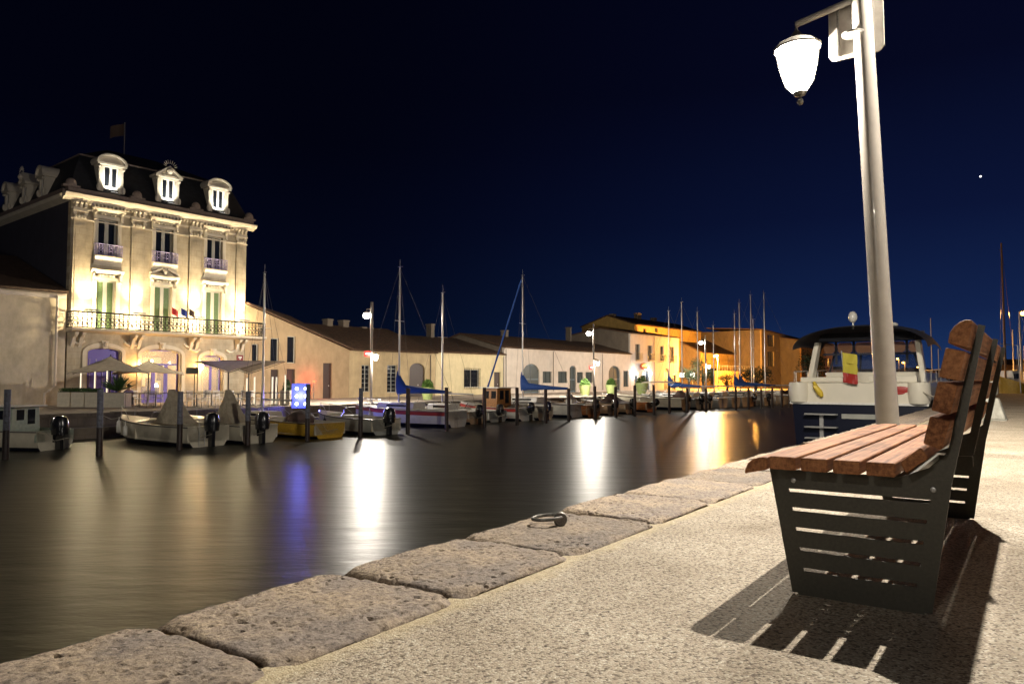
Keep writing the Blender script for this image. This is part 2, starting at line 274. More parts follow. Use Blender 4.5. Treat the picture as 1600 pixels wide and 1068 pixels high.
# ------------------------------------------------------------------ mesh helpers
class MB:
    def __init__(s): s.b = bmesh.new()
    def box(s, x0, x1, y0, y1, z0, z1, rot=None, at=None):
        vs = [s.b.verts.new((x, y, z)) for x in (x0, x1) for y in (y0, y1) for z in (z0, z1)]
        if rot is not None:
            for v in vs: v.co = rot @ v.co
        if at is not None:
            for v in vs: v.co += Vector(at)
        for f in ((0, 1, 3, 2), (4, 6, 7, 5), (0, 4, 5, 1), (2, 3, 7, 6), (0, 2, 6, 4), (1, 5, 7, 3)): s.b.faces.new([vs[i] for i in f])
        return s
    def poly(s, pts):
        s.b.faces.new([s.b.verts.new(p) for p in pts]); return s
    def prism(s, pts, vec):       # closed polygon extruded by vec
        v = Vector(vec); a = [s.b.verts.new(p) for p in pts]; b = [s.b.verts.new(Vector(p) + v) for p in pts]; k = len(a)
        s.b.faces.new(a[::-1]); s.b.faces.new(b)
        for i in range(k): s.b.faces.new((a[i], a[(i + 1) % k], b[(i + 1) % k], b[i]))
        return s
    def tube(s, pts, r, seg=8, cap=True):
        pts = [Vector(p) for p in pts]; rs = r if isinstance(r, (list, tuple)) else [r] * len(pts); rings = []
        for i, p in enumerate(pts):
            t = (pts[min(i + 1, len(pts) - 1)] - pts[max(i - 1, 0)]).normalized()
            a = Vector((0, 0, 1)) if abs(t.z) < .9 else Vector((1, 0, 0)); x = t.cross(a).normalized(); y = t.cross(x)
            rings.append([s.b.verts.new(p + (x * math.cos(q) + y * math.sin(q)) * rs[i]) for q in [2 * math.pi * j / seg for j in range(seg)]])
        for a, b in zip(rings, rings[1:]):
            for j in range(seg): s.b.faces.new((a[j], a[(j + 1) % seg], b[(j + 1) % seg], b[j]))
        if cap:
            s.b.faces.new(rings[0][::-1]); s.b.faces.new(rings[-1])
        return s
    def lathe(s, prof, c=(0, 0, 0), seg=16, ax=None):   # prof: (r, z)
        c = Vector(c); rings = []
        for r, z in prof:
            ring = []
            for j in range(seg):
                q = 2 * math.pi * j / seg; p = Vector((max(r, 1e-4) * math.cos(q), max(r, 1e-4) * math.sin(q), z))
                if ax is not None: p = ax @ p
                ring.append(s.b.verts.new(c + p))
            rings.append(ring)
        for a, b in zip(rings, rings[1:]):
            for j in range(seg): s.b.faces.new((a[j], a[(j + 1) % seg], b[(j + 1) % seg], b[j]))
        s.b.faces.new(rings[0][::-1]); s.b.faces.new(rings[-1]); return s
    def ball(s, c, r, seg=10, sq=(1, 1, 1)):
        k = 6; s0 = len(s.b.verts)
        prof = [(r * math.sin(math.pi * i / k), -r * math.cos(math.pi * i / k)) for i in range(k + 1)]
        s.lathe(prof, (0, 0, 0), seg); s.b.verts.ensure_lookup_table()
        for v in s.b.verts[s0:]: v.co = Vector((v.co.x * sq[0] + c[0], v.co.y * sq[1] + c[1], v.co.z * sq[2] + c[2]))
        return s
    def grid(s, P):                 # P[i][j] points -> quads
        vs = [[s.b.verts.new(p) for p in r] for r in P]
        for a, b in zip(vs, vs[1:]):
            for j in range(len(a) - 1): s.b.faces.new((a[j], a[j + 1], b[j + 1], b[j]))
        return s
    def build(s, name, m, parent=None, smooth=False, bevel=0, label=None, loc=None, rz=0, noshade=None):
        bmesh.ops.remove_doubles(s.b, verts=s.b.verts, dist=1e-5)
        bmesh.ops.recalc_face_normals(s.b, faces=s.b.faces)
        me = bpy.data.meshes.new(name); s.b.to_mesh(me); s.b.free()
        me.materials.append(MATS[m] if isinstance(m, str) else m)
        if smooth:
            for p in me.polygons: p.use_smooth = True
            me.set_sharp_from_angle(angle=R(42))
        o = bpy.data.objects.new(name, me); COL.objects.link(o)
        if parent is not None: o.parent = parent
        if loc is not None: o.location = loc
        if rz: o.rotation_euler.z = rz
        if bevel:
            b = o.modifiers.new('bevel', 'BEVEL'); b.width = bevel; b.segments = 2; b.limit_method = 'ANGLE'
        if label: o['label'] = label
        return o
def thing(name, label, cat, loc=(0, 0, 0), rz=0, group=None, scale=1):
    o = bpy.data.objects.new(name, None); COL.objects.link(o); o.location = loc if len(loc) == 3 else (*loc, 0); o.rotation_euler.z = rz
    o.scale = (scale,) * 3; o.empty_display_size = .2
    o['label'] = label; o['category'] = cat
    if group: o['group'] = group
    return o
def tag(o, label, cat, group=None):
    o['label'] = label; o['category'] = cat
    if group: o['group'] = group
    return o
def copy_tree(o, parent=None):
    c = o.copy(); COL.objects.link(c)
    if parent is not None: c.parent = parent
    for ch in list(o.children): copy_tree(ch, c)
    return c
def plight(name, loc, w, col=(1, .93, .82), r=.06, parent=None):
    l = bpy.data.lights.new(name, 'POINT'); l.energy = w; l.color = col; l.shadow_soft_size = r
    o = bpy.data.objects.new(name, l); COL.objects.link(o); o.location = loc
    if parent is not None: o.parent = parent
    return o
def slight(name, loc, tgt, w, col, ang=80, blend=.6, r=.08, parent=None):
    l = bpy.data.lights.new(name, 'SPOT'); l.energy = w; l.color = col; l.shadow_soft_size = r; l.spot_size = R(ang); l.spot_blend = blend
    o = bpy.data.objects.new(name, l); COL.objects.link(o); o.location = loc
    o.rotation_euler = (Vector(tgt) - Vector(loc)).to_track_quat('-Z', 'Y').to_euler()
    if parent is not None: o.parent = parent
    return o
WARM = (1, .86, .62); WHITE = (1, .91, .78); SOD = (1, .45, .09)

def cells(xs, zs, holes, y, th, top=None):
    """wall in the xz plane at depth y, thickness th (towards +y), with rectangular holes and real reveals"""
    xs = sorted(set([round(x, 4) for x in xs] + [round(q, 4) for h in holes for q in (h[0], h[2])]))
    zs = sorted(set([round(z, 4) for z in zs] + [round(q, 4) for h in holes for q in (h[1], h[3])]))
    m = MB(); b = m.b; vd = {}
    def vv(i, j):
        if (i, j) not in vd: vd[i, j] = b.verts.new((xs[i], y, zs[j]))
        return vd[i, j]
    for i in range(len(xs) - 1):
        for j in range(len(zs) - 1):
            cx, cz = (xs[i] + xs[i + 1]) / 2, (zs[j] + zs[j + 1]) / 2
            if any(h[0] < cx < h[2] and h[1] < cz < h[3] for h in holes): continue
            b.faces.new((vv(i, j), vv(i + 1, j), vv(i + 1, j + 1), vv(i, j + 1)))
    if top:       # cut by sloping line (x0,z0)-(x1,z1)
        (x0, z0), (x1, z1) = top; nrm = Vector((-(z1 - z0), 0, x1 - x0)).normalized()
        bmesh.ops.bisect_plane(b, geom=b.verts[:] + b.edges[:] + b.faces[:], plane_co=(x0, y, z0), plane_no=nrm, clear_outer=True)
    r = bmesh.ops.extrude_face_region(b, geom=b.faces[:])
    bmesh.ops.translate(b, verts=[v for v in r['geom'] if isinstance(v, bmesh.types.BMVert)], vec=(0, th, 0))
    return m

# ------------------------------------------------------------------ structure: water, banks, paving
MB().poly([(-900, -60, WZ), (900, -60, WZ), (900, 1600, WZ), (-900, 1600, WZ)]).build('water', 'water')['kind'] = 'structure'
# near bank pavement (one thick slab) and its quay wall
WO, WI = -2.20, -1.575
m = MB(); S0, S1 = -14, 46
def slab(m, a, b, c, dd, z0, z1): m.prism([(*a, z0), (*b, z0), (*c, z0), (*dd, z0)], (0, 0, z1 - z0))
slab(m, nq(S0, WI - .06), nq(S1, WI - .06), nq(S1, 60), nq(S0, 60), -2.6, -.018)
m.build('pavement', 'aggregate')['kind'] = 'structure'
m = MB(); slab(m, nq(S0, WO + .07), nq(S1, WO + .07), nq(S1, WI - .062), nq(S0, WI - .062), -2.6, -.27)
tag(m.build('quay_wall', 'quay_stone'), 'stone quay wall under the coping stones beside the bench', 'quay wall')
# far bank
def fq(a, b): p = Q + E * a + M_ * b; return (p.x, p.y)
m = MB(); slab(m, fq(-60, .45), fq(330, .45), fq(330, 300), fq(-60, 300), -2.7, GZ)
m.build('quay_ground', 'far_paving')['kind'] = 'structure'
m = MB(); slab(m, fq(-60, 0), fq(330, 0), fq(330, .445), fq(-60, .445), -2.7, GZ - .12)
tag(m.build('quay_wall', 'quay_stone'), 'dark stone quay wall behind the moored boats on the far bank', 'quay wall')
m = MB(); x = -60
while x < 120:
    l = random.uniform(1.0, 1.7); z = GZ + random.uniform(.0, .05); o_ = random.uniform(-.10, .0)
    slab(m, fq(x, o_), fq(x + l - .03, o_), fq(x + l - .03, .55), fq(x, .55), GZ - .115, z); x += l
tag(m.build('quay_kerb', 'quay_stone'), 'uneven stone kerb along the far quay in front of the hotel', 'kerb')
m = MB(); slab(m, fq(-60, -1.1), fq(16, -1.1), fq(16, -.005), fq(-60, -.005), -2.7, -1.50)
tag(m.build('quay_ledge', 'quay_stone'), 'low stone ledge at the foot of the far quay wall below the planters', 'ledge')
# far shore closing the canal
m = MB(); slab(m, (40, 230), (600, 170), (900, 600), (0, 600), -2.7, GZ)
m.build('far_shore', 'far_paving')['kind'] = 'structure'

# ------------------------------------------------------------------ coping stones
def stone_mesh(L, Wd, seed, nx=90, ny=72):
    m = MB(); P = []; off = Vector((seed * 7.13, seed * 3.7, 0)); r = .022
    for i in range(nx + 1):
        rowp = []
        for j in range(ny + 1):
            a = i / nx; b = j / ny
            # denser sampling near the edges
            a = .5 - .5 * math.cos(math.pi * a) if nx > 30 else a
            b = .5 - .5 * math.cos(math.pi * b) if ny > 30 else b
            x = a * L; y = b * Wd
            e = min(x, L - x, y * 1.0, (Wd - y))
            q = noise.noise(Vector((x * 2.3, y * 2.3, 0)) + off)
            z = .006 * math.sin(math.pi * a) * math.sin(math.pi * b) + .006 * q
            z += .0048 * noise.fractal(Vector((x, y, 0)) * 16 + off, .8, 2.2, 5)
            pit = noise.noise(Vector((x * 42, y * 55, 3)) + off) + .45 * noise.noise(Vector((x * 6, y * 6, 33)) + off)
            if pit > .40: z -= min(.011, (pit - .40) * .07)
            rr_ = r * (1 + .7 * noise.noise(Vector((x * 5, y * 5, 9)) + off)) * (2.4 if y < .3 * Wd else 1)
            if e < rr_: z -= (rr_ - math.sqrt(max(0, rr_ * rr_ - (rr_ - e) ** 2))) * .8
            corner = math.hypot(min(x, L - x), min(y, Wd - y))
            wob = .018 * noise.noise(Vector((x * 6, y * 6, 20)) + off)
            dx = (wob + .012) if i == 0 else (wob - .012 if i == nx else 0)
            dy = (wob + .008) if j == 0 else (wob - .008 if j == ny else 0)
            if corner < .08:
                z -= (.08 - corner) * .35
            rowp.append((x + dx, y + dy, z))
        P.append(rowp)
    b = m.b; vs = [[b.verts.new(p) for p in rr2] for rr2 in P]
    for i in range(nx):
        for j in range(ny): b.faces.new((vs[i][j], vs[i + 1][j], vs[i + 1][j + 1], vs[i][j + 1]))
    loop = [vs[i][0] for i in range(nx + 1)] + [vs[nx][j] for j in range(1, ny + 1)] + [vs[i][ny] for i in range(nx - 1, -1, -1)] + [vs[0][j] for j in range(ny - 1, 0, -1)]
    prev = loop
    for dz in (-.09, -.265):
        cur = [b.verts.new((v.co.x, v.co.y + .012 * noise.noise(Vector((v.co.x * 5, v.co.y * 5, dz * 9)) + off), dz)) for v in prev]
        for k in range(len(cur)):
            k2 = (k + 1) % len(cur); b.faces.new((prev[k], prev[k2], cur[k2], cur[k]))
        prev = cur
    b.faces.new(prev[::-1])
    return m
ORD = 'third fourth fifth sixth seventh eighth ninth tenth eleventh twelfth thirteenth fourteenth'.split()
joints = [-1.05, -.28, .46, 1.20, 1.93, 2.66, 3.50, 4.26, 5.12, 5.95, 6.7, 7.5]
while joints[-1] < 44: joints.append(joints[-1] + random.choice([.74, .8, .86]))
stone_lab = {3: 'coping stone with a dark chipped corner, second from the bottom left corner of the photo', 2: 'large rough coping stone in the bottom left corner of the photo', 4: 'pitted coping stone between the chipped stone and the one with the iron ring',
             5: 'coping stone carrying the iron mooring ring', 6: 'coping stone just beyond the one with the mooring ring', 7: 'small coping stone second beyond the mooring ring'}
protos = {}
for i in range(len(joints) - 1):
    s0, s1 = joints[i], joints[i + 1]; L = s1 - s0 - .016
    if i < 10: o = stone_mesh(L, WI - WO, i, *((120, 90) if 1 <= i <= 6 else (60, 50))).build('coping_stone', 'coping', smooth=True)
    else:
        key = round(L, 2)
        if key not in protos:
            o = stone_mesh(L, WI - WO, 31 + i, 24, 20).build('coping_stone', 'coping', smooth=True); protos[key] = o
        else:
            o = protos[key].copy(); COL.objects.link(o)
    x, y = nq(s0 + .008, WO); o.location = (x, y, 0.004 * random.uniform(-1, 1)); o.rotation_euler.z = DANG
    me = o.data
    if not me.get('flipped'):
        for v in me.vertices: v.co.y = -v.co.y
        me.flip_normals(); me['flipped'] = 1
    tag(o, stone_lab.get(i, (ORD[i - 8] + ' coping stone beyond the one with the mooring ring') if 7 < i < 8 + len(ORD) else ('weathered coping stone in the far stretch of the near quay edge past the lamp post' if i > 7 else 'hidden coping stone %s below the photo corner' % ('just' if i == 1 else 'further'))), 'stone', 'coping stones along the quay edge')
# mortar / sandy joint under the stones
m = MB(); slab(m, nq(S0, WO + .05), nq(S1, WO + .05), nq(S1, WI - .0), nq(S0, WI - .0), -.2, -.030)
mat('mortar', (.36, .28, .15), .9, nscale=30, namt=.25, bump=.6, bscale=60)
tag(m.build('mortar_bed', 'mortar'), 'sandy mortar filling the joints between the coping stones', 'mortar')
# mooring ring
rp = G(865, 806, .045)
t = thing('mooring_ring', 'iron mooring ring lying on the coping stone', 'mooring ring', (rp.x, rp.y, 0.0), R(8))
m = MB(); a_, b_ = .075, .06
m.tube([(a_ * math.cos(q) - .03, b_ * math.sin(q), .04 + .006 * math.cos(q)) for q in [2 * math.pi * i / 28 for i in range(29)]], .0085, 8, False); m.build('ring', 'iron_grey', t, True)
m = MB(); m.lathe([(.0, -.011), (.030, -.011), (.036, -.004), (.036, .004), (.030, .011), (0, .011)], (.028, -.028, .036), 18, Matrix.Rotation(R(84), 3, 'X') @ Matrix.Rotation(R(8), 3, 'Y')); m.build('eye_bolt', 'iron_grey', t, True)

# ------------------------------------------------------------------ bench
bo = Vector(G(1238, 918)); BX = Matrix(((n.x, d.x), (n.y, d.y)))
t = thing('park_bench', 'slatted brown wood bench with dark metal end panels on the quay', 'bench', (bo.x, bo.y, -.018), DANG)
# local frame: x along d, y = -n (so a in landward direction is -y)
BL = 2.20; BS = -.150; KB = (2.666 + BS) / 2.666
def slat(pts, name):
    m = MB(); m.prism([(BS, -(.706 + (a - .706) * KB), .738 + (z - zz - .72) * KB + .003) for a, z in pts], (BL, 0, 0)); return m.build(name, 'bench_wood', t, bevel=.005)
zz = .022
slat([(-.079, .397 + zz), (-.079, .441 + zz), (-.105, .439 + zz), (-.130, .431 + zz), (-.148, .415 + zz), (-.158, .393 + zz), (-.160, .376 + zz), (-.146, .381 + zz)], 'seat_slat')
for a0, a1 in ((-.071, .017), (.035, .121), (.139, .224), (.242, .328)):
    slat([(a0, .400 + zz), (a1, .400 + zz), (a1, .446 + zz), (a0, .446 + zz)], 'seat_slat')
slat([(.358, .416 + zz), (.424, .467 + zz), (.403, .502 + zz), (.342, .450 + zz)], 'seat_slat')
for q in ([(.431, .601), (.409, .513), (.460, .496), (.486, .585)], [(.455, .711), (.434, .619), (.486, .606), (.509, .697)], [(.479, .816), (.458, .725), (.510, .711), (.533, .803)],
          [(.485, .829), (.491, .862), (.502, .880), (.518, .894), (.535, .901), (.553, .899), (.538, .816)]):
    slat([(a, z + zz) for a, z in q], 'back_slat')
def leg_panel(s):
    zs = [0.0, .075, .087, .143, .155, .210, .222, .277, .289, .341, .353, .418]; m = MB(); b = m.b; rows = []
    for z in zs:
        l = -.067 * z / .40; r_ = .422 + .062 * z / .4
        rows.append([b.verts.new((s, -a, z + .006)) for a in (l, l + .052, r_ - .052, r_)])
    for j in range(len(zs) - 1):
        for i in range(3):
            if i == 1 and j % 2 == 1: continue
            b.faces.new((rows[j][i], rows[j][i + 1], rows[j + 1][i + 1], rows[j + 1][i]))
    r = bmesh.ops.extrude_face_region(b, geom=b.faces[:]); bmesh.ops.translate(b, verts=[v for v in r['geom'] if isinstance(v, bmesh.types.BMVert)], vec=(.008, 0, 0))
    m.box(s, s + .07, -.40, -.02, 0, .007)
    return m.build('side_panel', 'dark_steel', t)
def support(s, low):
    m = MB(); p = [(.30, .4182), (.345, .420), (.430, .455), (.476, .495), (.497, .60), (.520, .70), (.543, .80), (.568, .900), (.586, .895), (.566, .80), (.527, .60), (.4873, .4182)]
    m.prism([(s - .001, -a, z + .006) for a, z in p], (.010, 0, 0))
    # angled fixing flange carrying the slats
    m.prism([(s + .009, -a, z + .006) for a, z in [(.474, .497), (.567, .898), (.571, .897), (.478, .496)]], (.022, 0, 0))
    if low: m.prism([(s - .001, -a, z) for a, z in [(-.05, .412), (.484, .416), (.484, .376), (-.045, .376)]], (.008, 0, 0))
    return m.build('back_support', 'dark_steel', t)
leg_panel(.0); leg_panel(1.93); support(0, False); support(.965, True); support(1.93, False)
m = MB(); m.box(.02, 1.93, -.36, -.32, .396, .416); m.box(.02, 1.93, -.06, -.02, .396, .416); m.build('cross_rail', 'dark_steel', t)
for a in (.012, .435):
    for s in (-.004, 1.942):
        m = MB(); m.lathe([(0, -.003), (.0075, -.003), (.009, 0), (.0075, .003), (.004, .0035), (.0035, .001), (0, .001)], (s, -a, .388 if a < .1 else .392), 14, Matrix.Rotation(R(-90), 3, 'Y')); m.build('bolt', 'galv', t, True)

# ------------------------------------------------------------------ street lamps
def lantern(t, c, k, detail=True, glass='lamp_glass', frame='iron_grey'):
    """old-style hexagonal lantern hanging below c, scale k"""
    cx, cy, cz = c; z = lambda q: cz + q * k
    fr = MB()
    fr.tube([(cx, cy, z(.10)), (cx, cy, z(-.02))], .012 * k, 6)
    fr.lathe([(.02 * k, z(.03) - cz), (.05 * k, z(-.01) - cz), (.10 * k, z(-.05) - cz), (.19 * k, z(-.10) - cz), (.215 * k, z(-.135) - cz), (.21 * k, z(-.15) - cz), (.0, z(-.15) - cz)], (cx, cy, cz), 12)
    hexr = [(.195, -.155), (.165, -.34), (.125, -.48), (.06, -.56)]
    if detail:
        for j in range(6):
            q = 2 * math.pi * j / 6; fr.tube([(cx + r * k * math.cos(q), cy + r * k * math.sin(q), z(h)) for r, h in hexr], .006 * k, 5)
    fr.lathe([(.0, -.56 * k), (.062 * k, -.56 * k), (.05 * k, -.585 * k), (.012 * k, -.60 * k), (.012 * k, -.615 * k), (.028 * k, -.63 * k), (.030 * k, -.65 * k), (.018 * k, -.672 * k), (0, -.68 * k)], (cx, cy, cz), 12)
    o = fr.build('lantern', frame, t, True)
    g = MB(); g.lathe([(r * k * .985, h * k) for r, h in [(.0, -.152)] + hexr + [(0, -.561)]], (cx, cy, cz), 6)
    g.build('lantern_glass', glass, o)
    return z(-.30)
def street_lamp(label, x, y, z0, ang, H, zhi, zlo, ahi, alo, k, w_hi, w_lo, group='street lamps along the canal', near=False, sod=False, r=.085, kl=1.0):
    """ang: direction of the lantern arm, the high lamp sits on the other side"""
    t = thing('street_lamp', label, 'street lamp', (x, y, z0), ang, group)
    m = MB(); m.tube([(0, 0, 0), (0, 0, .9), (0, 0, H)], [r * 1.06, r, r * .86], 28 if near else 10, True); m.lathe([(r * 1.06, 0), (r * 1.9, 0), (r * 1.9, .03), (r * 1.2, .10), (0, .10)], (0, 0, 0), 20); m.build('pole', 'pole_paint', t, True)
    m = MB(); m.tube([(0, 0, zlo + .50 * kl), (alo * .5, 0, zlo + .46 * kl), (alo, 0, zlo + .42 * kl)], .035 if near else .028, 10); m.build('lantern_arm', 'pole_paint', t, True)
    m = MB(); m.tube([(0, 0, zhi + .35), (-ahi, 0, zhi + .35)], .03, 8); m.tube([(-ahi, 0, zhi + .37), (-ahi, 0, zhi + .15)], .02, 6); m.build('lamp_arm', 'pole_paint', t, True)
    zc = lantern(t, (alo, 0, zlo + .33 * kl), kl, near, 'lamp_glass')
    hd = MB(); hd.lathe([(.05, .22), (.12, .20), (.22, .14), (.24, .10), (.22, .08), (0, .08)], (-ahi, 0, zhi), 14); ho = hd.build('lamp_head', 'pole_paint', t, True)
    g = MB(); g.lathe([(0, .07), (.20, .07), (.25, -.06), (.20, -.2), (.08, -.27), (0, -.28)], (-ahi, 0, zhi), 14); g.build('lamp_glass', 'sodium_glass' if sod else 'lamp_glass', ho, True)
    if zhi < 6.5: slight('beam', (-ahi, 0, zhi - .32), (-ahi - 6, 0, 1.2), w_hi * 1.3, WHITE, 150, .8, .1, t)
    plight('bulb', (alo, 0, zc), w_lo, WHITE, .05, t); plight('bulb', (-ahi, 0, zhi - .06), w_hi, SOD if sod else WHITE, .05, t)
    return t
NANG = math.atan2(n.y, n.x)
pb = D(1388, 640, 7.7)
nl = street_lamp('tall white lamp post with a hanging lantern beside the bench', pb.x, pb.y, -.02, NANG + math.pi, 8.3, 7.05, 4.24, 1.35, .68, 1, 12800, 2300, near=True, r=.107, kl=1.2)
nl.matrix_world = Matrix.Translation(nl.location) @ Matrix.Rotation(R(-2.1), 4, 'Y') @ Matrix.Rotation(NANG + math.pi, 4, 'Z')
xb, yb = nq(-17, -1.3)
street_lamp('white twin lamp post of the near bank standing behind the camera, outside the photo', xb, yb, -.02, NANG + math.pi, 8.3, 7.05, 4.24, 1.15, .80, 1, 5000, 900, r=.115, kl=1.2)
# two sign backs strapped on the near post
ts = thing('road_sign', 'pale rounded sign panels strapped to the near lamp post, seen from behind', 'sign', (pb.x - .27, pb.y, 4.20), DANG, None, .92)
def rrect(w, h, r, k=5):
    pts = []
    for cx, cy, a0 in ((w / 2 - r, h / 2 - r, 0), (-w / 2 + r, h / 2 - r, 90), (-w / 2 + r, -h / 2 + r, 180), (w / 2 - r, -h / 2 + r, 270)):
        for i in range(k + 1): q = R(a0 + 90 * i / k); pts.append((cx + r * math.cos(q), cy + r * math.sin(q)))
    return pts
m = MB(); m.prism([(.145 + 0, x + .0, z + .34) for x, z in rrect(.60, .66, .08)], (.025, 0, 0)); mat('sign_back', (.34, .31, .27), .5, nscale=6, namt=.12); m.build('sign_plate', 'sign_back', ts, bevel=.004)
m = MB(); m.box(.10, .146, -.20, -.18, .05, .62); m.box(.10, .146, .18, .20, .05, .62); m.build('sign_bracket', 'iron_grey', ts)
m = MB(); m.lathe([(.118, -.012), (.124, -.012), (.124, .012), (.118, .012)], (0, 0, .22), 24); m.build('strap', 'iron_grey', ts, True)
# far lamps
MANG = math.atan2(-M_.y, -M_.x)
def far_lamp(px, Y, label, w1=4700, w2=1600, sod=False, a=1.0):
    p = D(px, 600, Y)
    return street_lamp(label, p.x, p.y, GZ, MANG, 6.75, 5.95, 3.05, .55 * a, .45 * a, 1, w1, w2, sod=sod, r=.10, kl=.9)
far_lamp(580, 49.0, 'white lamp post with twin lights between the hotel terrace and the red striped sailboat')
far_lamp(928, 68.5, 'white lamp post with twin lights before the long white house')
far_lamp(1103, 86.0, 'lamp post with twin lights in front of the yellow houses')
p = Q + E * -12 + M_ * 1.8  # unseen lamp post added to brighten the annex wall and left boats
street_lamp('added unseen lamp post with twin lights left of the hotel, just outside the photo', p.x, p.y, GZ, MANG, 6.75, 5.95, 3.05, .55, .45, 1, 1200, 500, r=.10, kl=.9)
# speed/parking plates on two far lamps
for px, Y, nm in ((580, 49.0, 'small red sign on the lamp post nearest the hotel'), (928, 68.5, 'small faded red sign on the lamp post by the white house')):
    p = D(px, 600, Y); tt = thing('plate_sign', nm, 'sign', (p.x, p.y - .12, 1.9 + (.5 if px == 580 else -.1)), 0)
    m = MB(); m.prism([(x - .22, 0, z) for x, z in rrect(.50, .36, .06)], (0, -.02, 0)); m.build('plate', 'red_paint', tt); m = MB(); m.box(-.36, -.08, -.024, -.022, -.03, .03); m.build('bar', 'sign_white', tt)

# ------------------------------------------------------------------ houses of the row
def house_frame(u0, vo=0.0): x, y = row(u0, vo); return (x, y, GZ)
def local(px, py, u0, vo=0): u, z = F(px, py, vo); return u - u0, z - GZ
def opening(t, x0, z0, x1, z1, kind, wall_th=.28, arch=0, wallmat='white_plaster', fd=.16):
    """window or door set in a hole of the wall (front at y=0)"""
    y = fd
    if kind == 'door':
        o = MB().box(x0, x1, y, y + .05, z0, z1).build('door', 'door_grey_blue', t)
        m = MB(); cx = (x0 + x1) / 2; m.box(cx - .015, cx + .015, y - .01, y - .002, z0, z1)
        for a, b in ((x0 + .08, cx - .08), (cx + .08, x1 - .08)):
            m.box(a, b, y - .012, y - .001, z0 + .2, z0 + .45 * (z1 - z0)); m.box(a, b, y - .012, y - .001, z0 + .5 * (z1 - z0), z1 - .2)
        m.build('door_panel', 'window_dull', o)
        return o
    if kind == 'dark_door':
        o = MB().box(x0, x1, y, y + .05, z0, z1).build('door', 'door_dark', t)
        MB().box((x0 + x1) / 2 + .2, (x0 + x1) / 2 + .26, y - .04, y - .002, z0 + 1.0, z0 + 1.12).build('handle', 'alu', o); return o
    fr = MB(); w = .06
    fr.box(x0, x0 + w, y, y + .06, z0, z1); fr.box(x1 - w, x1, y, y + .06, z0, z1); fr.box(x0 + w, x1 - w, y, y + .06, z0, z0 + w); fr.box(x0 + w, x1 - w, y, y + .06, z1 - w, z1)
    cx = (x0 + x1) / 2
    if kind not in ('plain',): fr.box(cx - .025, cx + .025, y, y + .06, z0 + w, z1 - w)
    if kind == 'bars':
        k = max(2, int((z1 - z0) / .35))
        for i in range(1, k): zc = z0 + (z1 - z0) * i / k; fr.box(x0 + w, x1 - w, y + .002, y + .05, zc - .012, zc + .012)
    o = fr.build('window', 'frame_pale' if kind != 'dull' else 'window_dull', t)
    MB().box(x0 + .01, x1 - .01, y + .065, y + .08, z0 + .01, z1 - .01).build('pane', 'window_dull' if kind in ('dull',) else 'glass_dark', o)
    if z0 > .4: MB().box(x0 - .06, x1 + .06, -.05, y - .002, z0 - .06, z0 - .001).build('sill', wallmat, o)
    if kind == 'grille':
        g = MB()
        for i in range(8): xx = x0 - .05 + (x1 - x0 + .1) * i / 7; g.tube([(xx, -.12, z0 - .1), (xx, -.12, z1 + .1)], .014, 5)
        for i in range(5): zc = z0 - .1 + (z1 - z0 + .2) * i / 4; g.tube([(x0 - .07, -.12, zc), (x1 + .07, -.12, zc)], .014, 5)
        g.build('grille', 'iron_black', o)
    if kind == 'balcony':
        g = MB(); zb = z0 - .02
        g.box(x0 - .15, x1 + .15, -.42, -.051, zb - .1, zb - .02)
        for i in range(10): xx = x0 - .12 + (x1 - x0 + .24) * i / 9; g.tube([(xx, -.38, zb), (xx, -.38, zb + .95)], .018, 5)
        g.box(x0 - .15, x1 + .15, -.40, -.36, zb + .93, zb + .98); g.build('balcony_rail', 'iron_black', o)
    return o
def arch_fill(t, x0, x1, ztop, rise, wallmat, th=.16):
    """masonry filling the corners above an arched opening (front 3 mm proud)"""
    cx = (x0 + x1) / 2; a = (x1 - x0) / 2
    m = MB(); k = 10; b = m.b; lo = []; hi = []
    for i in range(k + 1):
        q = math.pi * i / k; lo.append((cx - a * math.cos(q), ztop - rise + rise * math.sin(q))); hi.append((cx - a * math.cos(q), ztop + .02))
    for i in range(k):
        m.prism([(lo[i][0], -.003, lo[i][1]), (lo[i + 1][0], -.003, lo[i + 1][1]), (hi[i + 1][0], -.003, hi[i + 1][1]), (hi[i][0], -.003, hi[i][1])], (0, th, 0))
    m.build('arch', wallmat, t)
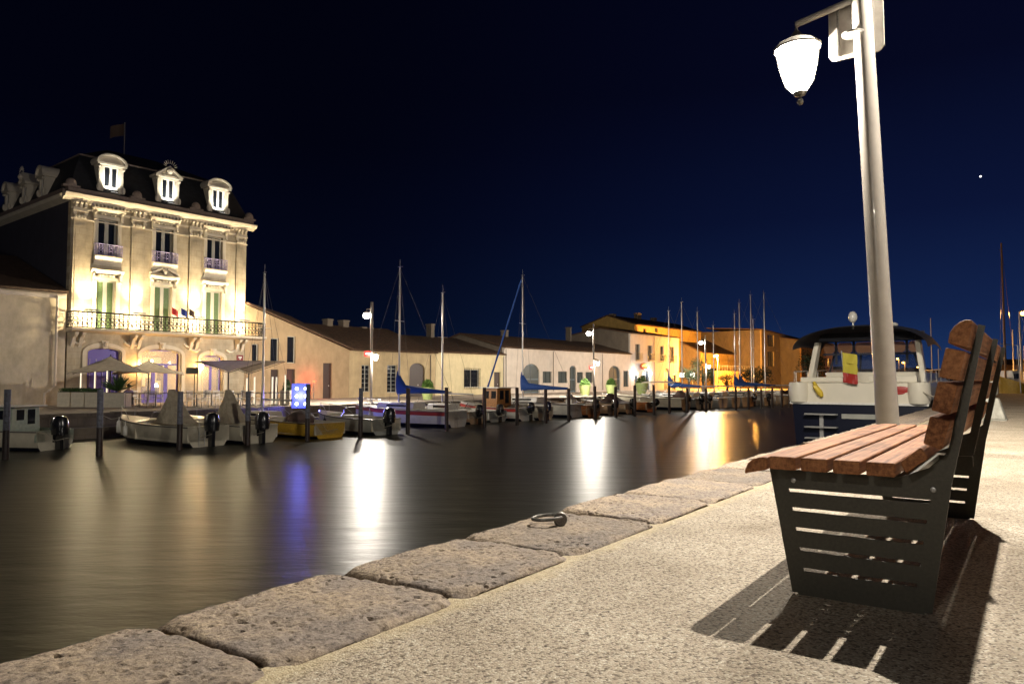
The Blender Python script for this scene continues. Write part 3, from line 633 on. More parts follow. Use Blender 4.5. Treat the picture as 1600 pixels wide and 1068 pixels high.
def house(name, label, px0, px1, pye, wallmat, ops, vo=0.0, depth=9, ridge=2.4, rv=.5, roofmat='roof_tile', overhang=.3, top=None, pxref=None, chim=(), pipes=(), gutter=True, hip=0, band=None, sidemat='white_plaster_shaded'):
    u0 = F(px0, 600, vo)[0]; u1 = F(px1, 600, vo)[0]; L = u1 - u0
    H = local(pxref or (px0 + px1) / 2, pye, u0, vo)[1]
    t = thing(name, label, 'house', house_frame(u0, vo), UANG)
    holes = []; rects = []
    for o in ops:
        a, za = local(o[0], o[1], u0, vo); cx_ = (o[0] + o[2]) / 2; b, _ = local(o[2], o[1], u0, vo); _, z1 = local(cx_, o[1], u0, vo); _, z0 = local(cx_, o[3], u0, vo)
        if o[4].endswith('door'): z0 = 0.0
        z0 = max(0.0, z0); holes.append((a, z0, b, z1)); rects.append((a, z0, b, z1, o[4], o[5] if len(o) > 5 else 0))
    Ht = H
    if top:
        z0t = local(px0, top[0], u0, vo)[1]; z1t = local(px1, top[1], u0, vo)[1]; Ht = max(z0t, z1t)
        m = cells([0, L], [0, Ht], holes, 0, .28, ((0, z0t), (L, z1t)))
    else: m = cells([0, L], [0, H], holes, 0, .28)
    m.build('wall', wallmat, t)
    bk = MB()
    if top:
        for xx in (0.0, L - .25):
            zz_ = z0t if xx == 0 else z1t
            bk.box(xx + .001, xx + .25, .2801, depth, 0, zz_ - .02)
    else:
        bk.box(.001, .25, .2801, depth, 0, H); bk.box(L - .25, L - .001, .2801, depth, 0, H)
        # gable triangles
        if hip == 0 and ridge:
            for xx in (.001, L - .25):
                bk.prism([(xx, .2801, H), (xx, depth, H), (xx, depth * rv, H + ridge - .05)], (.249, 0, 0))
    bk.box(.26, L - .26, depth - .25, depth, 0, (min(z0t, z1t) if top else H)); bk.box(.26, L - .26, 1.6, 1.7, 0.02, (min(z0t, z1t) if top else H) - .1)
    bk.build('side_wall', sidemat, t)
    for a, z0, b, z1, kd, ar in rects:
        opening(t, a, z0, b, z1, kd, wallmat=wallmat)
        if ar: arch_fill(t, a, b, z1, ar * (b - a), wallmat)
    r = MB(); oh = overhang
    if top:
        th = .14
        r.prism([(-.1, -oh, z0t + .02), (L + .2, -oh, z1t + .02 - (z0t - z1t) / L * .2), (L + .2, depth, z1t + ridge), (-.1, depth * .9, z0t + ridge * .55)], (0, 0, th))
    elif ridge:
        yr = depth * rv; s_ = ridge / yr
        p = [(-oh * s_ * 0 - oh, H - oh * s_), (yr, H + ridge), (depth + oh, H + ridge - (depth + oh - yr) * ridge / (depth - yr))]
        r.prism([(-.12 , y, z) for y, z in p] + [(-.12, y, z + .14) for y, z in p[::-1]], (L + .24, 0, 0))
    else:
        r.box(-.1, L + .1, -.12, depth, H, H + .12)
    ro = r.build('roof', roofmat, t)
    # round eave tiles
    if ridge and not top:
        e = MB(); k = int(L / .22)
        for i in range(k): e.lathe([(.07, 0), (.07, .25)], (.1 + i * L / k, -oh - .02, H - oh * s_ + .07), 6, Matrix.Rotation(R(-90), 3, 'X'))
        e.build('eave_tile', roofmat, ro)
    if gutter and not top:
        g = MB(); g.box(-.02, L + .02, -.10, -.004, H - .26, H - .14); g.build('eave_moulding', wallmat, t)
    for px in pipes:
        a, _ = local(px, 600, u0, vo); g = MB(); g.tube([(a, -.08, .2), (a, -.08, H - .15)], .045, 6); g.build('downpipe', 'iron_grey', t)
    for px, py0, py1, wd in chim:
        a, _ = local(px, 600, u0, vo); zt = local(px, py0, u0, vo + depth * rv)[1]; zb = H + ridge * .3
        g = MB(); g.box(a - wd / 2, a + wd / 2, depth * rv - .4, depth * rv + .4, zb, zt); g.box(a - wd / 2 - .06, a + wd / 2 + .06, depth * rv - .46, depth * rv + .46, zt - .15, zt - .02); g.build('chimney', 'white_plaster_shaded', ro)
    return t, u0, L, H

# ------------------------------------------------------------------ hotel
def build_hotel():
    u0 = 0.0; L = F(381, 600)[0]
    t = thing('hotel', 'floodlit three storey stone hotel with mansard roof and lit dormers', 'hotel', house_frame(0), UANG)
    lz = lambda px, py: local(px, py, 0)
    zc = lz(108, 302)[1]                  # top of cornice
    zb = lz(103, 512)[1]                  # balcony floor
    uc = [lz(167, 400)[0], lz(256, 400)[0], lz(335, 400)[0]]
    z2t, z2b = lz(167, 343)[1], lz(167, 402)[1]; z1t, z1b = lz(164, 438)[1], zb + .02
    holes = []
    for u in uc: holes += [(u - .62, z2b, u + .62, z2t), (u - .60, z1b, u + .60, z1t)]
    gz = [lz(162, 544)[1], lz(250, 546)[1], lz(331, 555)[1]]
    gw = [1.0, 1.32, .78]
    for u, z, w, b0 in zip(uc, gz, gw, (0, 0, .75)): holes.append((u - w, b0, u + w, z))
    cells([0, L], [0, zc - .3], holes, 0, .45).build('wall', 'limestone', t)
    m = MB(); D_ = 14.0; m.box(0.001, .4, .4501, D_, 0, zc - .3); m.box(L - .4, L - .001, .4501, D_, 0, zc - .3); m.box(.4, L - .4, D_ - .3, D_, 0, zc - .3); m.build('side_wall', 'shaded_side_plaster', t)
    MB().box(.41, L - .41, 3.2, 3.3, 0, zc - .4).build('inner_wall', 'sand_plaster', t)
    # arches over the ground floor openings with moulded hood
    for u, z, w in zip(uc, gz, gw):
        arch_fill(t, u - w, u + w, z, .28 * w, 'limestone', .3)
        m = MB(); k = 14; ri, ro_ = w + .10, w + .34
        pin = []; pout = []
        for i in range(k + 1):
            q = math.pi * i / k; pin.append((u - ri * math.cos(q), z - .28 * w + (.28 * w + .10) * math.sin(q))); pout.append((u - ro_ * math.cos(q), z - .28 * w + (.28 * w + .36) * math.sin(q)))
        for i in range(k): m.prism([(pin[i][0], -.09, pin[i][1]), (pin[i + 1][0], -.09, pin[i + 1][1]), (pout[i + 1][0], -.09, pout[i + 1][1]), (pout[i][0], -.09, pout[i][1])], (0, .087, 0))
        m.box(u - ro_, u - ri, -.09, -.003, 0 if w > .8 else .75, z - .28 * w); m.box(u + ri, u + ro_, -.09, -.003, 0 if w > .8 else .75, z - .28 * w)
        m.prism([(u - .14, -.2, z - .02), (u + .14, -.2, z - .02), (u + .22, -.2, z + .48), (u - .22, -.2, z + .48)], (0, .197, 0))
        m.ball((u, -.2, z + .26), .15, 8, (1, .7, 1.3)); m.build('arch_moulding', 'limestone_trim', t)
        # garland curls beside the arch
        for sgn in (-1, 1):
            g = MB(); g.tube([(u + sgn * (ro_ - .1) - sgn * .0 + sgn * .25 * i, -.06, z + .42 - .18 * math.sin(i * 1.1)) for i in range(4)], [.08, .11, .09, .05], 7); g.build('garland', 'limestone_trim', t, True)
    # ground floor joinery: purple doors / lit glazed entrance / window
    def glazed(u, z0, z1, w, n_, m1, m2, mullion=.05, y=.22, kick=.0):
        f = MB(); f.box(u - w, u - w + .09, y, y + .07, z0, z1); f.box(u + w - .09, u + w, y, y + .07, z0, z1); f.box(u - w + .09, u + w - .09, y, y + .07, z1 - .1, z1)
        zt = z0 + .72 * (z1 - z0); f.box(u - w + .09, u + w - .09, y, y + .07, zt - .05, zt + .05)
        if kick: f.box(u - w + .09, u + w - .09, y + .01, y + .06, z0, z0 + kick)
        for i in range(1, n_): xx = u - w + 2 * w * i / n_; f.box(xx - mullion, xx + mullion, y + .002, y + .068, z0 + kick, zt - .05)
        o = f.build('entrance_frame', m1, t)
        MB().box(u - w + .09, u + w - .09, y + .03, y + .04, z0 + kick, z1 - .1).build('glazing', m2, o)
    MB().box(uc[0] - .98, uc[0] + .98, .2, .26, 0, gz[0]).build('shutter_door', 'door_purple', t)
    m = MB()
    for i in range(5): xx = uc[0] - .8 + 1.6 * i / 4; m.box(xx - .03, xx + .03, .175, .199, .1, gz[0] - .7)
    m.build('door_batten', 'iron_lilac', t)
    clear = mat('glass_clear', (.9, .9, .9), .02, alpha=.18)
    glazed(uc[1], 0, gz[1], 1.30, 3, 'door_purple', clear, .13, .22, .6)
    glazed(uc[2], .75, gz[2], .76, 2, 'door_purple', clear, .09)
    # lit interior things behind the entrance
    m = MB(); m.box(uc[1] - 1.4, uc[1] + 1.4, 2.9, 2.95, .0, 3.2); m.build('room_wall', 'lit_room', t)
    m = MB(); m.box(uc[2] - .9, uc[2] + .9, 2.9, 2.95, .6, 3.0); m.build('room_wall', 'lit_room', t)
    m = MB(); m.lathe([(0, 0), (.16, 0), (.10, .26), (0, .26)], (uc[1] + .25, 1.2, 1.05), 12); m.build('table_lamp', 'lit_lamp', t, True)
    m = MB(); m.ball((uc[1] - .35, 1.6, 2.5), .13, 10); m.ball((uc[1] + .05, 1.5, 2.9), .11, 10); m.build('hanging_lamp', 'lit_lamp', t, True)
    m = MB()
    for a, b, h in ((-.9, .3, .9), (-.35, .5, 1.1), (.55, .4, 1.3), (.1, .25, 1.7)): m.box(uc[1] + a, uc[1] + a + b, 2.2, 2.5, 0, h)
    m.box(uc[1] - 1.0, uc[1] - .8, 2.0, 2.1, 1.3, 2.0); m.box(uc[1] + .7, uc[1] + .95, 2.0, 2.1, 1.5, 2.1); m.build('bar_counter', 'door_dark', t)
    plight('room_light', (uc[1], 1.3, 2.6), 420, (1, .62, .26), .2, t); plight('room_light', (uc[2], 1.3, 2.3), 150, (1, .62, .26), .2, t)
    # pilasters
    ups = [.50, lz(213, 450)[0], lz(303, 450)[0], L - .50]
    for i, u in enumerate(ups):
        w = .38 if i in (0, 3) else .44; m = MB(); zt = zc - 1.55
        m.box(u - w, u + w, -.12, -.003, zb + .35, zt); m.box(u - w - .06, u + w + .06, -.17, -.003, zb + .02, zb + .349)
        m.box(u - w + .12, u + w - .12, -.145, -.1201, zb + .9, zt - .4)
        o = m.build('pilaster', 'limestone', t)
        c = MB()
        c.box(u - w - .03, u + w + .03, -.17, -.003, zt, zt + .07)
        for s_ in (-1, 1): c.lathe([(0, -.09), (.10, -.09), (.12, 0), (.10, .02), (0, .02)], (u + s_ * (w - .05), -.17, zt + .36), 10, Matrix.Rotation(R(90), 3, 'X'))
        for j in range(4): c.ball((u - w + .1 + (2 * w - .2) * j / 3, -.17, zt + .16), .09, 7, (1, .7, 1.3))
        c.box(u - w - .08, u + w + .08, -.24, -.003, zt + .48, zt + .58); c.build('capital', 'limestone_trim', o)
        c = MB()
        for s_ in (-.28, 0, .28):
            c.box(u + s_ - .07, u + s_ + .07, -.30, -.003, zt + .74, zt + 1.12); c.lathe([(0, -.08), (.08, -.08), (.08, .08), (0, .08)], (u + s_, -.30, zt + 1.04), 8, Matrix.Rotation(R(90), 3, 'Y'))
        c.box(u - w - .05, u + w + .05, -.2, -.003, zt + .6, zt + .72); c.build('console', 'limestone_trim', o)
    # entablature and cornice
    m = MB(); m.box(-.02, L + .02, -.075, -.003, zc - .93, zc - .80); m.box(-.04, L + .04, -.11, -.003, zc - 1.58, zc - 1.50)
    prof = [(0, zc - .40), (-.16, zc - .38), (-.20, zc - .30), (-.50, zc - .22), (-.56, zc - .14), (-.62, zc - .04), (-.62, zc), (0, zc)]
    m.prism([(-.55, y, z) for y, z in prof], (L + 1.1, 0, 0)); m.build('cornice', 'limestone_trim', t)
    m = MB(); k = int(L / .24)
    for i in range(k): x = .05 + i * (L - .1) / k; m.box(x, x + .12, -.22, -.006, zc - .56, zc - .405)
    m.build('dentil', 'limestone_trim', t)
    m = MB(); m.prism([(x, y, z) for x, z, y in [(.001, zc - .40, 0), (-.45, zc - .22, 0), (-.55, zc - .04, 0), (-.55, zc - .002, 0), (.001, zc - .002, 0)]], (0, D_, 0)); m.build('side_cornice', 'limestone_trim', t)
    # parapet gutter above cornice, with rounded acroteria
    mat('gutter_zinc', (.20, .15, .12), .6, nscale=8, namt=.15)
    m = MB(); m.prism([(-.35, y, z) for y, z in [(-.42, zc + .003), (-.38, zc + .34), (-.25, zc + .40), (.1, zc + .42), (.1, zc + .003)]], (L + .7, 0, 0))
    for u in [-.1, lz(213, 300)[0], lz(305, 300)[0], L + .1]:
        m.ball((u, -.15, zc + .62), .34, 14, (1, .5, 1.1)); m.box(u - .5, u + .5, -.3, .05, zc + .38, zc + .52)
    m.box(-.5, -.1, .11, D_, zc + .003, zc + .30)
    m.build('parapet', 'gutter_zinc', t, True)
    # window surrounds on both upper floors
    for i, u in enumerate(uc):
        for fl, (zt_, zb_) in enumerate(((z2t, z2b), (z1t, z1b))):
            w = .60
            m = MB(); m.box(u - w - .26, u - w - .02, -.09, -.003, zb_, zt_ + .02); m.box(u + w + .02, u + w + .26, -.09, -.003, zb_, zt_ + .02)
            m.box(u - w - .26, u + w + .26, -.10, -.003, zt_ + .02, zt_ + .22)
            m.prism([(u - w - .42, y, z) for y, z in [(-.004, zt_ + .44), (-.14, zt_ + .46), (-.34, zt_ + .60), (-.36, zt_ + .68), (-.004, zt_ + .72)]], (2 * w + .84, 0, 0))
            for s_ in (-1, 1):
                m.box(u + s_ * (w + .24) - .08, u + s_ * (w + .24) + .08, -.24, -.003, zt_ - .12, zt_ + .45); m.ball((u + s_ * (w + .24), -.25, zt_ + .36), .09, 8)
                m.ball((u + s_ * (w + .24), -.2, zt_ - .08), .07, 8)
            for j in range(5): m.ball((u - .42 + .21 * j, -.10, zt_ + .33), .085, 7, (1.2, .7, .8))
            if fl == 1 and i == 1:   # broken pediment over the centre window
                for s_ in (-1, 1): m.prism([(u + s_ * 1.0, -.30, zt_ + .74), (u + s_ * .18, -.30, zt_ + 1.12), (u + s_ * .18, -.30, zt_ + 1.26), (u + s_ * 1.0, -.30, zt_ + .88)], (0, .29, 0))
                m.ball((u, -.25, zt_ + 1.0), .18, 10, (1, .7, 1.3))
            m.build('window_surround', 'limestone_trim', t)
            f = MB(); y = .16
            f.box(u - w, u - w + .10, y, y + .07, zb_, zt_); f.box(u + w - .10, u + w, y, y + .07, zb_, zt_); f.box(u - w + .1, u + w - .1, y, y + .07, zt_ - .10, zt_)
            f.box(u - .12, u + .12, y + .001, y + .065, zb_, zt_ - .1)
            o = f.build('window', 'frame_pale', t)
            if fl == 0: MB().box(u - w + .05, u + w - .05, y + .05, y + .06, zb_, zt_ - .05).build('pane', 'glass_dark', o)
            else:
                m = MB()
                for s_ in (-1, 1):
                    c = u + s_ * .31; m.box(c - .185, c + .185, y + .03, y + .05, zb_, zt_ - .1)
                    for j in range(18): zz_ = zb_ + .1 + (zt_ - zb_ - .3) * j / 18; m.box(c - .16, c + .16, y + .012, y + .0299, zz_, zz_ + .07)
                m.build('shutter', 'shutter_green', o)
        # small curved upper balconies
        zt_ = z2b + .05; m = MB(); pr = [(-.003, zt_), (-.40, zt_), (-.40, zt_ - .08), (-.30, zt_ - .16), (-.14, zt_ - .5), (-.003, zt_ - .62)]
        m.prism([(u - .86, y, z) for y, z in pr], (1.72, 0, 0)); o = m.build('small_balcony', 'limestone_trim', t)
        scroll_rail([(u - .84, -.05), (u - .84, -.36), (u + .84, -.36), (u + .84, -.05)], zt_, .74, o, 'iron_lilac', .020, 12)
    # main balcony slab, consoles and wrought iron rail
    ub1 = lz(405, 520)[0]
    m = MB(); m.prism([(-.12, y, z) for y, z in [(-.004, zb), (-1.0, zb), (-1.05, zb - .06), (-1.0, zb - .16), (-.80, zb - .20), (-.004, zb - .26)]], (ub1 + .12, 0, 0)); m.build('balcony_slab', 'limestone_trim', t)
    for i in range(4):
        for s_ in (-.22, .22):
            u = ups[i] + s_; m = MB(); m.prism([(u - .10, y, z) for y, z in [(-.004, zb - .262), (-.80, zb - .262), (-.74, zb - .42), (-.35, zb - .62), (-.18, zb - 1.0), (-.004, zb - 1.2)]], (.20, 0, 0)); m.ball((u, -.55, zb - .42), .12, 8); m.build('console', 'limestone_trim', t)
    scroll_rail([(-.05, -.05), (-.05, -.96), (ub1 - .1, -.96), (ub1 - .1, -.05)], zb, 1.02, t, 'iron_black', .036, 56)
    # floodlights clamped on the rail
    for px in (133, 207, 299, 371):
        u = lz(px, 490)[0]; m = MB(); m.box(u - .42, u + .42, -1.10, -.98, zb + 1.10, zb + 1.22); m.tube([(u, -1.0, zb + 1.1), (u, -.96, zb + .9)], .02, 5); o = m.build('floodlight', 'iron_grey', t)
        MB().box(u - .38, u + .38, -.979, -.974, zb + 1.115, zb + 1.205).build('lit_face', 'fix_white', o)
        plight('beam', (u, -.78, zb + .72), 640, (1, .82, .50), .12, o)
        slight('beam', (u, -.88, zb + 1.25), (u, .0, zb + 5.0), 2600, (1, .78, .46), 84, .9, .12, o)
    # flags over the balcony
    u = lz(262, 490)[0]
    for k_, (a, c) in enumerate(((-.5, 'flag_red'), (.15, 'flag_blue'), (.7, 'flag_dark'))):
        m = MB(); m.tube([(u + a * .4, -.9, zb + .9), (u + a, -1.5, zb + 1.7)], .018, 5); o = m.build('flag_pole', 'alu', t)
        P = [[(u + a + .05 + .09 * i, -1.5 + .05 * math.sin(i * 1.7), zb + 1.7 - .05 * i - .09 * j) for j in range(6)] for i in range(6)]
        MB().grid(P).build('flag', c, o)
    # wall lanterns and red sign, menu board
    for px in (311, 215):
        u, z = lz(px, 573); m = MB(); m.tube([(u, -.02, z + .55), (u, -.35, z + .6), (u, -.35, z + .3)], .02, 6); o = m.build('wall_lantern', 'iron_black', t)
        g = MB(); g.lathe([(0, -.22), (.08, -.2), (.15, .12), (.05, .24), (0, .25)], (u, -.35, z), 8); g.build('lantern_glass', 'small_glass', o)
        plight('bulb', (u, -.35, z), 420, (1, .50, .11), .1, o)
    # mansard roof
    zr0, zr1 = zc + .3, zc + 3.0; ib = 1.15
    m = MB(); a = [(-.2, -.1, zr0), (L + .2, -.1, zr0), (L + .2, D_, zr0), (-.2, D_, zr0)]; b = [(ib - .3, ib, zr1), (L - ib + .3, ib, zr1), (L - ib + .3, D_ - ib, zr1), (ib - .3, D_ - ib, zr1)]
    bm_ = m.b; va = [bm_.verts.new(p) for p in a]; vb = [bm_.verts.new(p) for p in b]; vc = [bm_.verts.new(p) for p in [(L * .36, D_ * .42, zr1 + 2.1), (L * .64, D_ * .42, zr1 + 2.1), (L * .64, D_ * .6, zr1 + 2.1), (L * .36, D_ * .6, zr1 + 2.1)]]
    for i in range(4): bm_.faces.new((va[i], va[(i + 1) % 4], vb[(i + 1) % 4], vb[i])); bm_.faces.new((vb[i], vb[(i + 1) % 4], vc[(i + 1) % 4], vc[i]))
    bm_.faces.new(vc); ro = m.build('roof', 'slate', t)
    m = MB(); m.tube([b[3], b[0], b[1], b[2]], .07, 6); m.build('roof_ridge', 'gutter_zinc', ro)
    # dormers
    def dormer(par, x, kind, z0, z1, w, xf=None):
        def fin(mb, nm, mt, pr):
            if xf is not None: mb.b.transform(xf)
            return mb.build(nm, mt, pr)
        o = MB()
        y0 = .02
        o.box(x - w, x - w * .62, y0, y0 + 1.3, z0, z1); o.box(x + w * .62, x + w, y0, y0 + 1.3, z0, z1); o.box(x - w * .62, x + w * .62, y0, y0 + 1.3, z1 - .12, z1); o.box(x - w * .62, x + w * .62, y0 + .02, y0 + 1.3, z0, z0 + .12)
        o.box(x - w - .16, x + w + .16, y0 - .16, y0 + 1.3, z1 + .001, z1 + .14)
        for s_ in (-1, 1): o.ball((x + s_ * (w + .02), y0 - .02, z0 + .35), .16, 8, (.8, .7, 1.5)); o.ball((x + s_ * (w - .02), y0 - .06, z1 - .15), .10, 8)
        if kind == 'arc':
            k = 12; R_ = w + .2; h = .62
            for i in range(k):
                q0, q1 = math.pi * i / k, math.pi * (i + 1) / k; f1, f2 = 1, .84
                pts = [(x - R_ * f * math.cos(q), y0 - .2, z1 + .141 + h * f * math.sin(q)) for f, q in ((f1, q0), (f1, q1), (f2, q1), (f2, q0))]
                o.prism(pts, (0, 1.6, 0))
            pts = [(x - R_ * .8 * math.cos(math.pi * i / k), y0 - .05, z1 + .142 + h * .8 * math.sin(math.pi * i / k)) for i in range(k + 1)]; o.prism(pts, (0, .1, 0))
        else:
            h = .72; R_ = w + .2
            for s_ in (-1, 1): o.prism([(x + s_ * R_, y0 - .2, z1 + .142), (x, y0 - .2, z1 + .142 + h), (x, y0 - .2, z1 + h - .0), (x + s_ * (R_ - .2), y0 - .2, z1 + .142)], (0, 1.6, 0))
            o.prism([(x - R_ * .8, y0 - .05, z1 + .142), (x + R_ * .8, y0 - .05, z1 + .142), (x, y0 - .05, z1 + h * .9)], (0, .1, 0)); o.ball((x, y0 - .2, z1 + .5), .22, 10)
            for i in range(9): q = math.pi * (i + .5) / 9; o.tube([(x + .3 * math.cos(q), y0 - .2, z1 + .75 + .25 * math.sin(q)), (x + .52 * math.cos(q), y0 - .2, z1 + .78 + .5 * math.sin(q))], [.03, .012], 5)
        r = fin(o, 'dormer', 'limestone_trim', par)
        f = MB(); ww = w * .62; f.box(x - ww, x - ww + .1, y0 + .1, y0 + .16, z0 + .12, z1 - .12); f.box(x + ww - .1, x + ww, y0 + .1, y0 + .16, z0 + .12, z1 - .12); f.box(x - .08, x + .08, y0 + .1, y0 + .16, z0 + .12, z1 - .12); f.box(x - ww + .1, x - .08, y0 + .1, y0 + .16, z0 + .12, z0 + .5); f.box(x + .08, x + ww - .1, y0 + .1, y0 + .16, z0 + .12, z0 + .5)
        fin(f, 'dormer_window', 'white_paint', r); fin(MB().box(x - ww + .02, x + ww - .02, y0 + .17, y0 + .18, z0 + .12, z1 - .12), 'pane', 'glass_dark', r)
        return r
    for i, px in enumerate((171, 261, 340)):
        u = lz(px, 300)[0] + .1; dormer(t, u, 'arc' if i != 1 else 'tri', zc + .45, zc + 2.35, .78)
        s = MB().box(u - .25, u + .25, -.52, -.42, zc + .42, zc + .50); o = s.build('floodlight', 'iron_grey', t)
        MB().box(u - .22, u + .22, -.519, -.425, zc + .501, zc + .504).build('lit_face', 'fix_white', o)
        slight('beam', (u, -.62, zc + .55), (u, .1, zc + 1.5), 520, (1, .95, .80), 84, .7, .06, o)
    XF = Matrix.Translation((-.35, D_, 0)) @ Matrix.Rotation(R(-90), 4, 'Z')
    for k_, y in enumerate((3.2, 6.6, 9.8)): dormer(t, y, 'arc' if k_ != 1 else 'tri', zc + .35, zc + 1.75, .46, XF)
    # red plaque sign with white marks
    u, z = lz(374, 563); m = MB(); m.box(u - .26, u + .26, -.10, -.05, z - .42, z + .42); o = m.build('plaque', 'sign_red', t)
    m = MB(); m.box(u - .13, u + .13, -.104, -.101, z + .20, z + .28); m.ball((u, -.10, z + .12), .05, 8, (1, .2, 1)); m.box(u - .18, u + .18, -.104, -.101, z - .06, z + .0); m.box(u - .12, u + .12, -.104, -.101, z - .30, z - .22); m.build('plaque_mark', 'sign_white', o)
    return t, L, zc, zb
def scroll_rail(path, z, h, parent, m_, r, k):
    """wrought iron railing along a polyline: rails, bars and S scrolls"""
    pts = [Vector((*p, 0)) for p in path]; g = MB(); tot = sum((b - a).length for a, b in zip(pts, pts[1:])); step = tot / k
    for zz_, rr_ in ((z + .05, r), (z + h, r * 1.5), (z + h * .82, r * .7)): g.tube([(p.x, p.y, zz_) for p in pts], rr_, 5)
    pos = 0; i = 0
    for a, b in zip(pts, pts[1:]):
        dr = (b - a); l = dr.length; dr = dr / l; q = 0; cnt = max(1, int(l / step))
        for j in range(cnt):
            s = l * (j + .5) / cnt; c = a + dr * s; hw = l / cnt * .46; i += 1
            g.tube([(*(a + dr * l * j / cnt).to_2d(), z + .05), (*(a + dr * l * j / cnt).to_2d(), z + h)], r * .8, 4)
            sg = 1 if i % 2 else -1; sp = []
            for q_ in range(13):
                tt = q_ / 12 * 2 * math.pi; rad = hw * (1 - .45 * q_ / 12)
                sp.append((*(c + dr * sg * rad * math.cos(tt)).to_2d(), z + h * .28 + rad * 1.25 * math.sin(tt)))
            g.tube(sp, r * .75, 4)
            sp = [(*(c - dr * sg * hw * (1 - .4 * q_ / 12) * math.cos(q_ / 12 * 2 * math.pi)).to_2d(), z + h * .60 - hw * (1 - .4 * q_ / 12) * 1.2 * math.sin(q_ / 12 * 2 * math.pi)) for q_ in range(13)]
            g.tube(sp, r * .75, 4)
    g.build('railing', m_, parent)
HT, HL, HZC, HZB = build_hotel()

# roof flag of the hotel
x, y = row(4.4, 7.0); p = D(195, 195, Vector((x, y)).y)
t = thing('roof_flag', 'dark flag on a thin pole on top of the hotel roof', 'flag', (p.x, y, GZ + HZC + 4.9))
MB().tube([(0, 0, -.6), (0, 0, 2.5)], .04, 6).build('flag_pole', 'iron_grey', t)
MB().grid([[(-.05 - .2 * i, .06 * math.sin(i), 2.4 - .18 * j - .03 * i * i * .3) for j in range(6)] for i in range(6)]).build('flag_cloth', 'flag_dark', t)
# annex left of the hotel
u0 = -24.0; H_ = local(60, 455, 0, 0)[1]
t = thing('annex_building', 'low plain beige building left of the hotel with dark roof', 'house', house_frame(u0), UANG)
m = cells([0, 23.9], [0, H_], [], 0, .3); m.build('wall', 'annex_plaster', t)
m = MB(); m.box(-.0, .3, .301, 9, 0, H_); m.box(23.6, 23.9, .301, 9, 0, H_ - .1); m.box(.31, 23.59, 8.7, 9, 0, H_); m.build('side_wall', 'annex_plaster', t)
m = MB(); m.prism([(-.1, -.4, H_ - .02), (-.1, 9.2, H_ + 3.2), (-.1, 9.2, H_ + 3.35), (-.1, -.4, H_ + .13)], (23.98, 0, 0)); m.build('roof', 'roof_tile', t)
m = MB(); m.box(.1, 23.8, -.14, -.003, H_ - .35, H_ - .12); m.tube([(23.3, -.2, H_ - .2), (23.3, -.2, 1.2), (23.0, -.2, .9), (22.75, -.2, .75), (22.75, -.2, .05)], .075, 8); m.build('drainpipe', 'white_plaster', t)

# houses to the right of the hotel
house('gabled_warehouse', 'tan warehouse with sloping roofline right of the hotel', 381.5, 545, 500, 'tan_plaster',
      [(394, 537, 404, 571, 'plain'), (423, 528, 436, 566, 'plain'), (449, 525, 462, 567, 'plain'), (448, 576, 461, 618, 'dark_door'), (423, 577, 435, 618, 'dark_door'), (505, 567, 519, 616, 'dark_door')],
      vo=0.0, depth=9, ridge=3.3, top=(475, 546), pxref=460)
house('sand_house', 'sand coloured single storey house with two barred windows and a deep arch', 545.3, 680, 548, 'sand_plaster',
      [(565, 570, 579, 612, 'bars'), (605, 570, 621, 613, 'bars'), (640, 567, 664, 620, 'dark_door', .3)], ridge=2.5, depth=13, rv=.55, chim=((588, 504, 0, .6), (613, 506, 0, .7), (642, 516, 0, .5)), pipes=(672,))
house('cream_house', 'cream single storey house with one grilled window', 680.3, 787.5, 551.5, 'cream_plaster',
      [(725, 577, 749, 605, 'grille'), (772, 581, 782, 606, 'dark_door')], ridge=1.9, depth=12, rv=.6, chim=((748, 512, 0, .5),), pipes=(786,))
house('long_white_house', 'long white single storey house with arched grey doors', 787.8, 985, 547.5, 'white_plaster',
      [(817, 568, 843, 618, 'door', .35), (848, 580, 862, 598, 'dull'), (872, 580, 886, 598, 'dull'), (890, 571, 900, 612, 'door', .3), (901.5, 581, 911, 598, 'dull'), (915, 581, 926, 598, 'dull'), (951, 571, 969, 615, 'door', .35), (974, 579, 982, 604, 'dull')],
      ridge=1.7, depth=13, rv=.5, chim=((855, 521, 0, .5), (952, 517, 0, .25)), pipes=(864, 941, 790), pxref=886)
house('white_townhouse', 'pale two storey house with four upper balcony windows', 985.3, 1061, 524, 'white_plaster',
      [(993, 537, 1000, 562, 'balcony'), (1012, 539, 1019, 563, 'balcony'), (1031, 540, 1037, 564, 'balcony'), (1047, 541, 1053, 565, 'balcony'), (1004, 578, 1016, 612, 'glass_door', .4), (1037, 575, 1046, 608, 'door', .6), (991, 582, 997, 612, 'door'), (1050, 585, 1056, 608, 'dull')],
      ridge=.9, depth=10, pxref=1022, pipes=(1022,), gutter=True)
